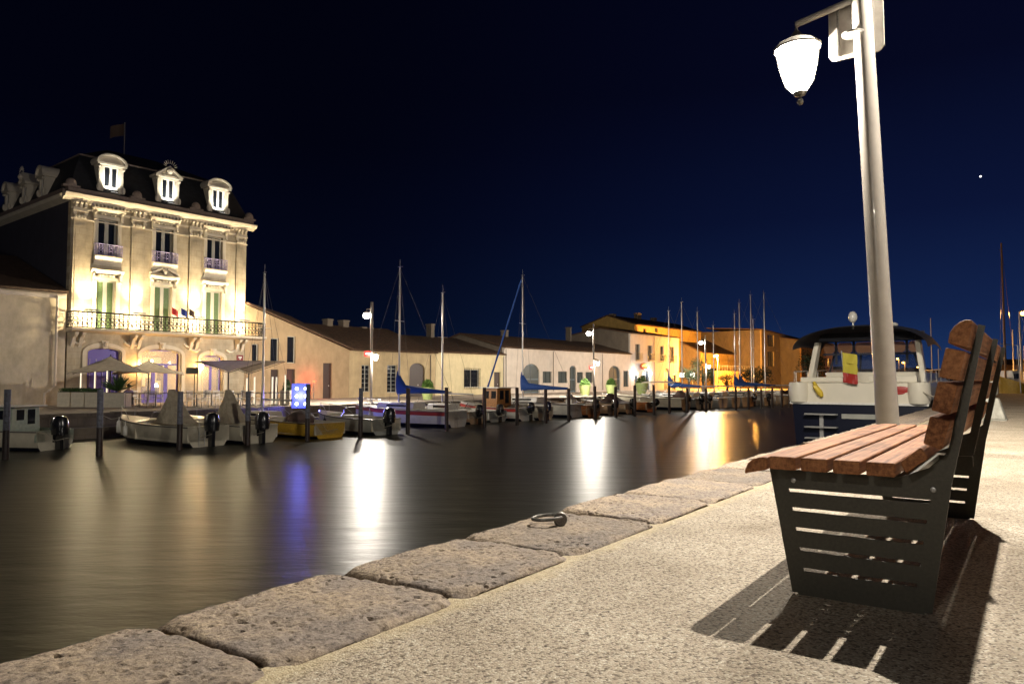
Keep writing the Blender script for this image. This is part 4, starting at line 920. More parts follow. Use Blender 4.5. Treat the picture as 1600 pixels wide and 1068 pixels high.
# yellow houses under sodium light
house('tall_yellow_house', 'tall yellow gabled house behind the pale townhouse', 992, 1096, 514, 'yellow_plaster',
      [(1023, 512, 1028, 519, 'dull'), (1005, 513, 1009, 519, 'dull'), (1062, 563, 1067, 575, 'dull'), (1070, 563, 1074, 575, 'dull'), (1082, 563, 1087, 576, 'dull')], vo=7, depth=10, ridge=1.6, pxref=1060, sidemat='yellow_plaster', chim=((1000, 496, 0, .9), (1038, 495, 0, 1.2), (1062, 502, 0, 1.0)))
house('low_yellow_house', 'long low yellow building with dark roof behind the sailboat masts', 1097, 1195, 553, 'yellow_plaster',
      [(1166, 557, 1172, 570, 'dull'), (1148, 558, 1156, 570, 'dull'), (1110, 575, 1125, 600, 'dull')], vo=3, depth=12, ridge=2.8, pxref=1145)
house('yellow_corner_house', 'tan two storey house with paired dark windows at the end of the row', 1191, 1262, 525, 'sand_plaster',
      [(1199, 523, 1209, 541, 'dull'), (1199, 549, 1209, 572, 'dull'), (1231, 548, 1240, 572, 'dull')], vo=-2, depth=12, ridge=1.2, top=(515, 533), pxref=1225)
house('brown_house', 'brown house behind the left side of the motor yacht', 1253, 1289, 534, 'orange_plaster', [], vo=-6, depth=12, ridge=1.0, pxref=1270)
house('pink_house', 'narrow pink house with small dark balcony beside the motor yacht', 1289.5, 1302, 538, 'pink_plaster', [(1293, 560, 1298, 572, 'dull')], vo=-6, depth=9, ridge=1.0, pxref=1296)
# garden wall in front of the low yellow building
u1, _ = F(1100, 600, 1.0); u2, _ = F(1196, 600, 1.0)
t = thing('garden_wall', 'yellow lit garden wall with railing before the low yellow building', 'wall', house_frame(u1, -1.0), UANG)
MB().box(0, u2 - u1, 0, .3, 0, 3.0).build('wall', 'yellow_plaster', t)
m = MB(); m.box(0, u2 - u1, .12, .18, 3.9, 3.96)
for i in range(26): m.tube([((u2 - u1) * i / 26, .15, 3.0), ((u2 - u1) * i / 26, .15, 3.93)], .03, 4)
m.build('railing', 'frame_pale', t)
# distant shore houses, right of and behind the yacht
for k_, (px0, px1, pyt, Y, mt, lab) in enumerate(((1300, 1345, 572, 190, 'yellow_plaster', 'low dim house seen through the left of the yacht canopy'), (1350, 1420, 576, 200, 'tan_plaster', 'long dim building seen through the yacht canopy'), (1425, 1462, 574, 185, 'yellow_plaster', 'dim house at the right end of the yacht'), (1470, 1530, 577, 200, 'tan_plaster', 'dim house hidden behind the bench back'), (1560, 1640, 560, 150, 'orange_plaster', 'dim orange building at the right edge'))):
    p0 = D(px0, pyt, Y); p1 = D(px1, pyt, Y); t = thing('distant_house', lab, 'house', (p0.x, Y, GZ)); w_ = p1.x - p0.x; h = p0.z - GZ
    MB().box(0, w_, 0, 8, 0, h * .8).build('wall', mt, t); m = MB(); m.prism([(-.3, -.4, h * .78), (-.3, 4, h), (-.3, 8.4, h * .78)], (w_ + .6, 0, 0)); m.build('roof', 'roof_tile', t)
    m = MB()
    for i in range(3): xx = w_ * (.2 + .28 * i); m.box(xx, xx + 1.1, -.05, -.003, h * .3, h * .55)
    m.build('window', 'window_dull', t)

# chimney-like terrace of street trees near the yellow houses
def tree(name, label, px, py, Y, h, w, seed, m_='leaf_dark', trunk=True, group=None):
    rnd = random.Random(seed); p = D(px, py, Y); t = thing(name, label, 'tree', (p.x, Y, GZ), 0, group)
    m = MB(); m.tube([(0, 0, 0), (.05, 0, h * .3), (-.05, .05, h * .62)], [.05 * w + .05, .04 * w + .03, .03], 7)
    for i in range(4): q = rnd.random() * 6.3; m.tube([(0, 0, h * .3), (w * .3 * math.cos(q), w * .3 * math.sin(q), h * .7)], [.04 * w, .015], 5)
    m.build('trunk', 'bark', t, True)
    c = MB(); b = c.b; cl = [(rnd.uniform(-.33, .33) * w, rnd.uniform(-.33, .33) * w, h * rnd.uniform(.42, .88), rnd.uniform(.16, .30) * w) for _ in range(12)]
    for i in range(1500):
        cx, cy, cz, r = rnd.choice(cl); v = Vector((rnd.gauss(0, 1), rnd.gauss(0, 1), rnd.gauss(0, .8))).normalized() * r * rnd.random() ** .4
        o = Vector((cx, cy, cz)) + v; s = w * rnd.uniform(.018, .04); a = Vector((rnd.gauss(0, 1), rnd.gauss(0, 1), rnd.gauss(0, 1))).normalized(); e2 = a.orthogonal().normalized()
        b.faces.new([b.verts.new(o + a * s), b.verts.new(o + e2 * s * .5), b.verts.new(o - a * s), b.verts.new(o - e2 * s * .5)])
    c.build('crown', m_, t); return t
tree('tree', 'dark round tree before the brown house left of the yacht', 1266, 600, 88, 5.0, 4.2, 3)
for k_, (px, Y, h, w, l) in enumerate(((1098, 92, 4.2, 3.5, 'small tree beside the lamp post at the yellow houses'), (1136, 104, 2.2, 3.0, 'low bush right of the orange street light'), (1180, 99, 2.9, 4.5, 'dark bush before the low yellow building'), (1076, 90, 3.6, 2.6, 'slim dark tree at the foot of the tall yellow house'))):
    tree('tree', l, px, 600, Y, h, w, 20 + k_)

# shop front on the townhouse: lights and red awning sign
u1, z1 = F(1001, 585); xy = row(u1, -.15)
for px, w_ in ((990, 1.0), (1013, 1.3)):
    u1, z1 = F(px, 583); x, y = row(u1, -.35)
    t = thing('wall_lamp', 'bright white wall lamp %s of the shop arch on the pale townhouse' % ('left' if px == 990 else 'right'), 'lamp', (x, y, z1), UANG)
    MB().tube([(0, .34, .1), (0, 0, .15)], .03, 5).build('bracket', 'iron_grey', t); MB().ball((0, 0, 0), .26, 12).build('globe', 'small_glass', t, True); plight('bulb', (0, 0, 0), 420 * w_, (.88, .93, 1), .2, t)
u1, z1 = F(1003, 572); x, y = row(u1, -.3)
t = thing('shop_sign', 'red oval shop sign over the lit arch of the pale townhouse', 'sign', (x, y, z1), UANG)
m = MB(); m.ball((0, 0, 0), 1.0, 16, (1.2, .08, .5)); m.build('board', 'red_paint', t, True); m = MB(); m.box(-.7, .7, -.10, -.085, -.08, .06); m.build('lettering', 'sign_white', t)
# sodium street lights
def sodium(px, py, Y, label, w, h=None, z0=GZ, tall=True):
    p = D(px, py, Y); t = thing('sodium_lamp', label, 'street lamp', (p.x, Y, z0), 0, 'orange sodium street lights'); zz_ = p.z - z0
    MB().tube([(.5, .3, 0), (.5, .3, zz_ + .3), (0, 0, zz_ + .3)], [.09, .06, .04], 8).build('pole', 'pole_paint', t, True)
    m = MB(); m.ball((0, 0, .12), .28, 10, (1.3, .8, .4)); m.build('lamp_head', 'pole_paint', t, True)
    MB().ball((0, 0, -.04), .20, 12, (1.2, 1, .8)).build('lamp_glass', 'sodium_glass', t, True); plight('bulb', (0, 0, -.05), w, SOD, .15, t)
    for ch in t.children:
        if ch.name.startswith(('lamp', 'bulb')): ch.location.z += zz_
sodium(1117, 556, 113, 'orange street light in front of the low yellow building', 42000)
sodium(1599, 489, 60, 'bright orange street light at the right edge of the photo', 9000)
sodium(1366, 563, 165, 'small orange light seen through the yacht canopy left of the near lamp post', 2500)
sodium(1402, 560, 170, 'small orange light seen through the yacht canopy, upper one right of the near lamp post', 2500)
sodium(1411, 566, 150, 'small orange light seen through the yacht canopy, middle one right of the near lamp post', 1500)
sodium(1434, 573, 175, 'small orange light seen through the yacht canopy, rightmost and lowest', 1500)
sodium(1175, 585, 121, 'orange light at the garden wall of the low yellow building', 42000)
# two small lanterns before the tall yellow house
for px in (1066, 1082):
    p = D(px, 587, 118); t = thing('lantern_post', 'small lit lantern %s before the tall yellow house' % ('nearer the townhouse' if px == 1066 else 'nearer the tree'), 'lamp', (p.x, 118, GZ))
    MB().tube([(0, 0, 0), (0, 0, p.z - GZ - .2)], .05, 6).build('pole', 'iron_grey', t); MB().box(-.3, .3, -.3, .3, p.z - GZ - .2, p.z - GZ + .5).build('lantern_box', 'small_glass', t); plight('bulb', (0, -.0, p.z - GZ), 6500, (1, .48, .10), .1, t)
# evening star
p = ray(1532, 275).normalized() * 1500
tag(MB().ball((0, 0, 0), 1.6, 10).build('star', 'star_light', loc=p), 'single white star in the sky right of the near lamp post', 'star')

# ------------------------------------------------------------------ terrace in front of the hotel
def tpos(px, py, z=GZ): return G(px, py, z)
def chair(label, px, py, rz, group='white chairs on the hotel terrace'):
    p = tpos(px, py); t = thing('terrace_chair', label, 'chair', (p.x, p.y, GZ), rz, group)
    m = MB(); m.box(-.22, .22, -.22, .22, .43, .46); m.build('seat', 'chair_white', t, bevel=.01)
    m = MB(); m.box(-.22, -.19, .19, .22, .46, .92); m.box(.19, .22, .19, .22, .46, .92)
    for i in range(4): z = .55 + .1 * i; m.box(-.19, .19, .195, .215, z, z + .06)
    m.build('backrest', 'chair_white', t)
    for sx in (-1, 1):
        for sy in (-1, 1): MB().tube([(sx * .2, sy * .2, .43), (sx * .23, sy * .24, 0)], .016, 6).build('leg', 'chair_white', t)
    return t
def table(label, px, py, group='small dark tables on the hotel terrace'):
    p = tpos(px, py); t = thing('terrace_table', label, 'table', (p.x, p.y, GZ), random.random(), group)
    MB().lathe([(0, .72), (.36, .72), (.37, .735), (.36, .75), (0, .75)], (0, 0, 0), 16).build('table_top', 'table_dark', t, True)
    MB().tube([(0, 0, .02), (0, 0, .72)], .03, 7).build('stem', 'table_dark', t); MB().lathe([(0, 0), (.24, 0), (.20, .03), (0, .04)], (0, 0, 0), 14).build('foot', 'table_dark', t, True)
chs = [(212, 633, 1.0), (222, 634, -1.4), (238, 634, .4), (248, 633, -1.0), (300, 634, 1.2), (315, 634, -1.0), (322, 631, .2), (368, 634, 1.6), (376, 633, -.5), (398, 633, 1.3), (440, 632, -1.2), (340, 632, .8)]
chl = ['white chair nearest the seated person', 'white chair second from the seated person', 'white chair left of the hotel entrance', 'white chair right before the hotel entrance', 'white chair left of the hotel menu board', 'white chair right of the hotel menu board', 'white chair under the ground floor window',
       'white chair left of the pale shade sail pole', 'white chair right of the pale shade sail pole', 'white chair at the foot of the tan warehouse', 'white chair beside the right hand planter', 'white chair between window and shade sail pole']
for (px, py, r_), l in zip(chs, chl): chair(l, px, py, r_)
for (px, py), l in zip([(217, 634), (243, 635), (307, 635), (372, 635), (408, 633), (330, 634), (428, 632)], ['round dark table nearest the seated person', 'round dark table before the hotel entrance', 'round dark table below the menu board', 'round dark table under the pale shade sail', 'round dark table before the tan warehouse', 'round dark table under the ground floor window', 'round dark table beside the right hand planter']): table(l, px, py)
# low terrace railing
m = MB(); a = tpos(196, 637); b = tpos(452, 636); k = 24
for i in range(k + 1):
    q = a.lerp(b, i / k); m.tube([(q.x, q.y, GZ), (q.x, q.y, GZ + .85)], .010, 5)
m.tube([(a.x, a.y, GZ + .85), (b.x, b.y, GZ + .85)], .02, 6); m.build('x', 'iron_black')
o = bpy.data.objects['x']; o.name = 'terrace_railing'; tag(o, 'thin dark railing along the front of the hotel terrace', 'railing')
# seated person
def skin_fig(verts, edges, rad, name, m_, parent, sub=1):
    me = bpy.data.meshes.new(name); me.from_pydata(verts, edges, []); o = bpy.data.objects.new(name, me); COL.objects.link(o); o.parent = parent; me.materials.append(MATS[m_])
    sk = o.modifiers.new('s', 'SKIN'); sk.use_smooth_shade = True
    for i, v in enumerate(me.skin_vertices[0].data): v.radius = (rad[i], rad[i]); v.use_root = (i == 0)
    o.modifiers.new('ss', 'SUBSURF').levels = sub; o.modifiers['ss'].render_levels = sub; return o
p = tpos(201, 634); t = thing('person', 'person in a lilac shirt and dark trousers sitting on the hotel terrace', 'person', (p.x, p.y, GZ), R(40))
V_ = [(0, 0, .50), (0, .02, .72), (0, .03, .95), (0, .01, 1.04), (0, -.01, 1.16), (-.16, .02, .93), (-.22, -.02, .68), (-.14, -.26, .64), (.16, .02, .93), (.22, -.02, .68), (.12, -.28, .66), (-.09, -.03, .50), (-.11, -.42, .50), (-.10, -.44, .08), (-.10, -.56, .04), (.09, -.03, .50), (.11, -.42, .50), (.12, -.40, .08), (.12, -.52, .04), (0, -.02, 1.24)]
Eg = [(0, 1), (1, 2), (2, 3), (3, 4), (4, 19), (2, 5), (5, 6), (6, 7), (2, 8), (8, 9), (9, 10), (0, 11), (11, 12), (12, 13), (13, 14), (0, 15), (15, 16), (16, 17), (17, 18)]
rad_ = [.13, .12, .12, .055, .095, .06, .045, .035, .06, .045, .035, .085, .065, .045, .035, .085, .065, .045, .035, .08]
skin_fig(V_, Eg, rad_, 'body', 'skin', t)
skin_fig([V_[i] for i in (0, 1, 2, 5, 6, 8, 9)], [(0, 1), (1, 2), (2, 3), (3, 4), (2, 5), (5, 6)], [.15, .14, .14, .075, .06, .075, .06], 'shirt', 'shirt_lilac', t)
skin_fig([V_[i] for i in (0, 11, 12, 13, 15, 16, 17)], [(0, 1), (1, 2), (2, 3), (0, 4), (4, 5), (5, 6)], [.14, .10, .08, .06, .10, .08, .06], 'trousers', 'trousers', t)
MB().ball((0, .01, 1.22), .105, 12, (1, 1.05, 1)).build('hair', 'hair', t, True)
c = MB(); c.box(-.24, .24, -.22, .24, .40, .44); c.box(-.24, .24, .22, .25, .44, .9)
for sx in (-1, 1):
    for sy in (-1, 1): c.tube([(sx * .2, sy * .2, .4), (sx * .23, sy * .23, 0)], .018, 5)
o = c.build('terrace_chair', 'table_dark', loc=(p.x, p.y, GZ), rz=R(40)); tag(o, 'dark chair under the seated person', 'chair')
# planters
def foliage(m_, name, parent, x0, x1, y0, y1, z0, z1, cnt, s0, seed=1, spike=False, rnd_=False):
    rnd = random.Random(seed); c = MB(); b = c.b
    for i in range(cnt):
        o = Vector((rnd.uniform(x0, x1), rnd.uniform(y0, y1), rnd.uniform(z0, z1))); s = s0 * rnd.uniform(.6, 1.4)
        if rnd_ and (((o.x - (x0 + x1) / 2) / (x1 - x0) * 2) ** 2 + ((o.y - (y0 + y1) / 2) / (y1 - y0) * 2) ** 2 + ((o.z - z0) / (z1 - z0)) ** 2) > 1.0: continue
        if spike: q = rnd.random() * 6.3; o = Vector(((x0 + x1) / 2, (y0 + y1) / 2, z0)); el = rnd.uniform(.2, 1.3); a = Vector((math.cos(q) * math.cos(el), math.sin(q) * math.cos(el), math.sin(el))) * (z1 - z0); e2 = a.orthogonal().normalized() * s0; b.faces.new([b.verts.new(o - e2), b.verts.new(o + e2), b.verts.new(o + a * .6 + e2 * .9), b.verts.new(o + a), b.verts.new(o + a * .6 - e2 * .9)]); continue
        a = Vector((rnd.gauss(0, 1), rnd.gauss(0, 1), rnd.gauss(0, 1))).normalized() * s; e2 = a.orthogonal().normalized() * s * .5
        b.faces.new([b.verts.new(o + a), b.verts.new(o + e2), b.verts.new(o - a), b.verts.new(o - e2)])
    return c.build(name, m_, parent)
def planter(label, pxa, pxb, py, h, kind='hedge', depth=.8, group='beige box planters around the terrace', seed=1):
    a = tpos(pxa, py); b = tpos(pxb, py); L = (b - a).length; ang = math.atan2(b.y - a.y, b.x - a.x)
    t = thing('planter', label, 'planter', (a.x, a.y, GZ), ang, group)
    m = MB(); m.box(.01, L - .01, 0, depth, 0, h); m.build('box', 'planter_stone', t, bevel=.015); MB().box(.04, L - .04, .04, depth - .04, h + .001, h + .02).build('soil', 'soil', t)
    if kind == 'hedge': foliage('leaf', 'plant', t, .04, L - .04, .04, depth - .04, h, h + .22, int(500 * L), .05, seed)
    elif kind == 'yucca': foliage('leaf', 'plant', t, 0.1, L - .1, .1, depth - .1, h + .1, h + 1.15, 60, .035, seed, True)
    else: foliage('leaf', 'plant', t, .05, L - .05, .05, depth - .05, h, h + .7, 900, .07, seed, rnd_=True)
planter('beige box planter with low hedge, first from the drainpipe', 88.5, 109, 635.5, .86, seed=1)
planter('beige box planter with low hedge, second from the drainpipe', 109.6, 131, 635.8, .86, seed=2)
planter('beige box planter with low hedge, third from the drainpipe', 131.6, 152, 636, .86, seed=3)
planter('beige box planter holding a spiky yucca beside the seated person', 161, 194, 636.5, .84, 'yucca', seed=4)
planter('beige box planter with a green shrub at the right end of the terrace', 437, 452, 633, .92, 'shrub', seed=5)
# white windbreak posts; a glowing strip imitates the light they reflect
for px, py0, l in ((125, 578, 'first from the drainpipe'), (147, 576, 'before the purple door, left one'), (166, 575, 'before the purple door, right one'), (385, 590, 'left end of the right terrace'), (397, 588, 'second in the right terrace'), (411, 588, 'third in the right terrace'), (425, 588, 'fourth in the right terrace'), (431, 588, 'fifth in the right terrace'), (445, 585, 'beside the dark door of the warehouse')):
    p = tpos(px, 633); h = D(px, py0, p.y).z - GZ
    t = thing('windbreak_post', 'slim white windbreak post with an added glowing face, ' + l, 'post', (p.x, p.y, GZ), 0, 'slim white windbreak posts on the terrace')
    MB().box(-.05, .05, 0, .05, 0, h).build('post', 'white_paint', t); MB().box(-.03, .03, -.012, -.001, .1, h - .05).build('glow_face', 'post_glow', t)
# shades
def shade(label, px, pyb, pytop, dzc, wid, dep, m_, rz=.2, cap=True):
    p = tpos(px, pyb); zt = D(px, pytop, p.y).z - GZ
    t = thing('parasol', label, 'parasol', (p.x, p.y, GZ), rz, 'square parasols on the hotel terrace')
    MB().tube([(0, 0, 0), (0, 0, zt + (.1 if dzc > 0 else .3))], .035, 8).build('pole', 'iron_black', t)
    MB().box(-.3, .3, -.3, .3, 0, .08).build('base', 'iron_grey', t)
    k = 12; P = []
    for i in range(k + 1):
        r = []
        for j in range(k + 1):
            a, b = 2 * i / k - 1, 2 * j / k - 1; q = max(abs(a), abs(b)); cr = abs(a) * abs(b)
            z = zt - dzc * q ** .85 + (.15 * (q - cr) * q if dzc > 0 else 0)
            r.append((a * wid / 2 * (1 - .05 * (1 - abs(b))), b * dep / 2 * (1 - .05 * (1 - abs(a))), z))
        P.append(r)
    MB().grid(P).build('canopy', m_, t, True)
    m = MB()
    for a in (-1, 1):
        for b in (-1, 1): m.tube([(0, 0, zt - .04), (a * wid / 2 * .98, b * dep / 2 * .98, zt - dzc - .04)], .015, 5)
    m.build('rib', 'iron_black', t)
shade('tan pointed parasol with its peak in front of the purple door', 171, 634, 556, 1.05, 4.3, 3.6, 'shade_canvas', .45)
shade('tan pointed parasol in front of the hotel entrance', 231, 631, 563, .9, 4.2, 3.6, 'shade_canvas', .45)
shade('pale upturned parasol with its low centre right of the window', 356, 634, 581, -.62, 3.6, 3.2, 'shade_canvas_pale', .55)
shade('pale upturned parasol in front of the tan warehouse', 388, 633, 583, -.75, 3.7, 3.2, 'shade_canvas', .55)
# menu board on a stand
p = tpos(303, 633); t = thing('menu_board', 'grey green menu board on a post by the hotel wall lantern', 'sign', (p.x, p.y, GZ), .5)
z1 = D(300, 579, p.y).z - GZ; MB().tube([(0, 0, 0), (0, 0, z1)], .03, 6).build('post', 'iron_black', t); MB().box(-.5, .22, -.05, -.01, z1 - .2, z1 + .2).build('board', 'sign_grey', t)
# blue light panel and red beacon
p = tpos(470, 636); t = thing('quay_light', 'blue illuminated panel with six white lights on the quay', 'light', (p.x, p.y, GZ - .05), .35)
z0 = .02; MB().box(-.48, .48, -.06, .06, z0, 1.36).build('panel', 'led_blue', t); 
MB().box(-.52, .52, .061, .10, 0, 1.42).build('frame', 'white_paint', t)
for a in (-.24, .24):
    for z in (.25, .69, 1.12): MB().ball((a, -.07, z), .085, 8, (1, .4, 1)).build('lamp', 'led_white', t, True)
plight('glow', (0, -.35, .7), 480, (.15, .15, 1), .3, t)
u1, z1 = F(480, 597); x, y = row(u1, -.9); t = thing('red_beacon', 'small red light glowing on the tan warehouse wall', 'light', (x, y, z1), UANG)
MB().tube([(0, 0, -z1 + GZ), (0, 0, 0)], .04, 6).build('post', 'iron_grey', t); MB().ball((0, 0, .08), .12, 10).build('lens', glow('red_glass', (1, .05, .02), 12, .5), t, True); plight('bulb', (0, 0, .1), 150, (1, .04, .02), .1, t)
# lime planters along the street
for k_, (px, py, s, l) in enumerate(((668, 624, .8, 'lime green street planter with shrub before the sand house arch'), (914, 618, .85, 'lime green street planter left of the second lamp post'), (955, 617, .85, 'lime green street planter before the arched door'), (1003, 616, 1.0, 'lime green street planter before the lit shop arch'))):
    p = tpos(px, py); t = thing('street_planter', l, 'planter', (p.x, p.y, GZ), 0, 'lime planters along the far street')
    MB().lathe([(0, 0), (.42 * s, 0), (.55 * s, .5 * s), (.70 * s, 1.15 * s), (.72 * s, 1.22 * s), (.62 * s, 1.22 * s), (0, 1.15 * s)], (0, 0, 0), 14).build('pot', 'planter_lime', t, True)
    foliage('leaf_lime', 'plant', t, -.6 * s, .6 * s, -.6 * s, .6 * s, 1.15 * s, 2.0 * s, 1100, .09, 40 + k_, rnd_=True)

# ------------------------------------------------------------------ boats
BANG = math.atan2(M_.y, M_.x)       # bows point to the far quay
def hull_pts(L, B, H, t, deep=.28, bowr=.55, full=2.3, ster=.86):
    x = L * t; b = B / 2 * (1 - max(0, (t - .38) / .62) ** full) * (ster + (1 - ster) * min(1, t / .35))
    sh = H * (1 + .28 * t * t); kz = -deep + (deep + H * .5) * max(0, (t - .72) / .28) ** 2.0
    x2 = x - (0 if t < .6 else 0)
    return x2, b, sh, kz
def boat_hull(L, B, H, rake=.5, **k):
    st = [0, .06, .15, .28, .42, .55, .66, .76, .84, .91, .96, 1.0]; P = []; gun = []
    for t in st:
        x, b, sh, kz = hull_pts(L, B, H, t, **k); b = max(b, .015); rk = rake * max(0, (t - .55) / .45) ** 1.6
        r = [(x - rk * .9, 0, kz), (x - rk * .6, b * .62, kz + (sh - kz) * .12), (x - rk * .45, b * .86, kz + (sh - kz) * .40), (x - rk * .15, b * .97, kz + (sh - kz) * .75), (x, b, sh)]
        P.append([(a, -c, e) for a, c, e in r[:0:-1]] + r); gun.append((x, b, sh))
    return P, gun
def boat(label, px, py, L, B, H, hull='gel_white', Y=None, rz=0.0, motor=True, feats=(), cat='motorboat', name='motorboat', group=None, stripe=None, mcol='black_plastic', mtilt=0, deck=None, z=None, flip=False, mast_px=None, rake=.5):
    p = G(px, py, WZ); an = BANG + rz + (math.pi if flip else 0)
    t = thing(name, label, cat, (p.x, p.y, WZ), an, group or 'small boats moored at the far quay'); deck = deck or hull
    P, gun = boat_hull(L, B, H, rake)
    m = MB(); m.grid(P); b_ = m.b
    m.poly([q for q in P[0]]); h = m.build('hull', hull, t, True)
    # gunwale, inner shell, floor, foredeck
    m = MB(); w = .10; fl = H * .25 if 'open' in feats or 'cuddy' in feats or 'console' in feats else H * .45
    for s_ in (-1, 1):
        m.grid([[(x, s_ * b, z_ + .001), (x - .0, s_ * max(b - w, .0), z_ + .012), (x, s_ * max(b - w - .02, 0), max(fl, .12))] for x, b, z_ in gun])
    m.grid([[(x, -max(b - w - .02, 0), max(fl, .12)), (x, max(b - w - .02, 0), max(fl, .12))] for x, b, z_ in gun])
    m.box(.0, .08, -gun[0][1] + .01, gun[0][1] - .01, fl, H + .01)
    m.build('cockpit', deck, t, True)
    fd = [g for g in gun if g[0] > L * (.50 if 'cuddy' in feats or 'sail' in feats else .62)]
    m = MB(); m.grid([[(x, -b + .01, z_ + .014), (x, -b * .5, z_ + .07), (x, 0, z_ + .09), (x, b * .5, z_ + .07), (x, b - .01, z_ + .014)] for x, b, z_ in fd]); x, b, z_ = fd[0]; m.prism([(x, -b + .02, fl), (x, b - .02, fl), (x, b - .02, z_ + .01), (x, 0, z_ + .085), (x, -b + .02, z_ + .01)], (-.03, 0, 0)); m.build('foredeck', deck, t, True)
    if stripe:
        m = MB()
        for s_ in (-1, 1): m.grid([[(x + .004, s_ * (b + .012), z_ - .002), (x + .004, s_ * (b * .985 + .015), z_ - H * .27)] for x, b, z_ in gun])
        m.build('stripe', stripe, t, True)
    m = MB()
    for s_ in (-1, 1): m.tube([(x, s_ * (b + .01), z_ - .03) for x, b, z_ in gun], .022, 5)
    m.build('rub_rail', 'rope_dark', t)
    if motor:
        an_ = R(mtilt); rt = Matrix.Rotation(-an_, 3, 'Y'); o_ = Vector((-.18, 0, H * .75)); mm = MB()
        mm.lathe([(.10, -.02), (.19, .02), (.21, .18), (.21, .36), (.17, .50), (.06, .56), (0, .56)], (0, 0, 0), 14); 
        for v in mm.b.verts: v.co.x *= 1.25
        mm.box(-.09, .07, -.06, .06, -.75, -.02); mm.box(-.17, .12, -.09, .09, -.80, -.74); mm.tube([(-.12, 0, -.95), (.12, 0, -.95)], .05, 8); mm.box(.12, .2, -.1, .1, -.2, .1)
        for v in mm.b.verts: v.co = rt @ v.co + o_
        [setattr(v, 'co', (v.co - o_) * (1.35 if px < 620 else 1.1) + o_) for v in mm.b.verts]; mm.build('outboard_motor', mcol, t, True)
    if 'cuddy' in feats or 'windscreen' in feats:
        x, b, z_ = gun[4]; m = MB(); k = 8; P2 = []
        for i in range(k + 1):
            q = math.pi * (i / k - .5); P2.append([(x + .1 + .5 * math.cos(q), b * .82 * math.sin(q), z_ + .05), (x - .15 + .4 * math.cos(q), b * .72 * math.sin(q), z_ + .48)])
        m.grid(P2); m.build('windscreen', mat('screen_glass', (.10, .10, .10), .06, alpha=.45), t, True)
        m = MB(); m.tube([p_[1] for p_ in P2], .018, 5); m.tube([p_[0] for p_ in P2], .018, 5); m.build('screen_frame', 'alu', t)
    if 'console' in feats: m = MB(); m.box(L * .36, L * .48, -.3, .3, fl, H + .35); m.prism([(L * .36, -.33, H + .351), (L * .46, -.33, H + .75), (L * .48, -.33, H + .75), (L * .44, -.33, H + .351)], (0, .66, 0)); m.build('console', 'gel_white', t, bevel=.02)
    if 'seats' in feats or 'open' in feats:
        m = MB(); m.box(L * .12, L * .22, -gun[1][1] + .14, gun[1][1] - .14, fl + .01, H * .72); m.box(L * .34, L * .42, -gun[3][1] + .14, gun[3][1] - .14, fl + .01, H * .72); m.build('bench_seat', 'varnish' if 'woodseat' in feats else 'gel_cream', t)
    if 'cabin' in feats or 'wheelhouse' in feats:
        cm, x0, x1, hh = ('varnish', L * .34, L * .56, 1.25) if 'wheelhouse' in feats else (deck, L * .30, L * .68, .85)
        bb = B * .34; z0 = H + .04; m = MB(); m.prism([(x0, y, z_) for y, z_ in [(-bb, fl), (bb, fl), (bb * .88, z0 + hh), (-bb * .88, z0 + hh)]], (x1 - x0, 0, 0)); cb = m.build('cabin', cm, t, bevel=.03)
        m = MB(); m.box(x0 - .25, x1 + .25, -bb - .05, bb + .05, z0 + hh + .002, z0 + hh + .06); m.build('cabin_roof', 'gel_white', cb, bevel=.02)
        m = MB()
        for s_ in (-1, 1):
            for i in range(2): xa = x0 + .12 + i * (x1 - x0 - .1) / 2; xb = xa + (x1 - x0) / 2 - .25; y = lambda zz_: s_ * (bb - (bb * .12) * (zz_ - fl) / (z0 + hh - fl) + .004); za, zb_ = z0 + hh * .45, z0 + hh * .85; m.poly([(xa, y(za), za), (xb, y(za), za), (xb, y(zb_), zb_), (xa, y(zb_), zb_)])
        m.box(x0 - .006, x0 - .003, -bb * .6, -.08, z0 + hh * .2, z0 + hh * .88); m.box(x0 - .006, x0 - .003, .08, bb * .6, z0 + hh * .4, z0 + hh * .88); m.build('cabin_window', 'glass_dark', cb)
    if 'bimini' in feats:
        m = MB(); x0, x1 = L * .1, L * .55; bb = B * .40; zt = H + 1.35; k = 8
        m.grid([[(x0 + (x1 - x0) * i / 4, bb * (2 * j / k - 1), zt + .14 * (1 - (2 * j / k - 1) ** 2) + .05 * math.sin(math.pi * i / 4)) for j in range(k + 1)] for i in range(5)]); m.build('bimini_top', 'beige_canvas', t, True)
        m = MB()
        for s_ in (-1, 1):
            for xx in (x0, x1): m.tube([(L * .32, s_ * bb, H), (xx, s_ * bb, zt)], .016, 5)
        m.build('bimini_frame', 'alu', t)
    if 'cone' in feats or 'tarp' in feats:      # canvas cover tented over the cockpit
        x, b, z_ = gun[3]; m = MB(); hh = 1.45 if 'cone' in feats else .75; nar = .55 if 'cone' in feats else .96; apex = [(L * .40, -.14 if nar < .9 else -.3, z_ + hh), (L * .40, .14 if nar < .9 else .3, z_ + hh)]; base = [(gun[i][0] * (1 if nar > .9 else .45) + (0 if nar > .9 else L * .20), -gun[i][1] * nar, gun[i][2] + .03) for i in (1, 2, 3, 4, 5)] + [((gun[5][0] + .35) * (1 if nar > .9 else .45) + (0 if nar > .9 else L * .20), 0, gun[5][2] + .06)] + [(gun[i][0] * (1 if nar > .9 else .45) + (0 if nar > .9 else L * .20), gun[i][1] * nar, gun[i][2] + .03) for i in (5, 4, 3, 2, 1)]
        P2 = []
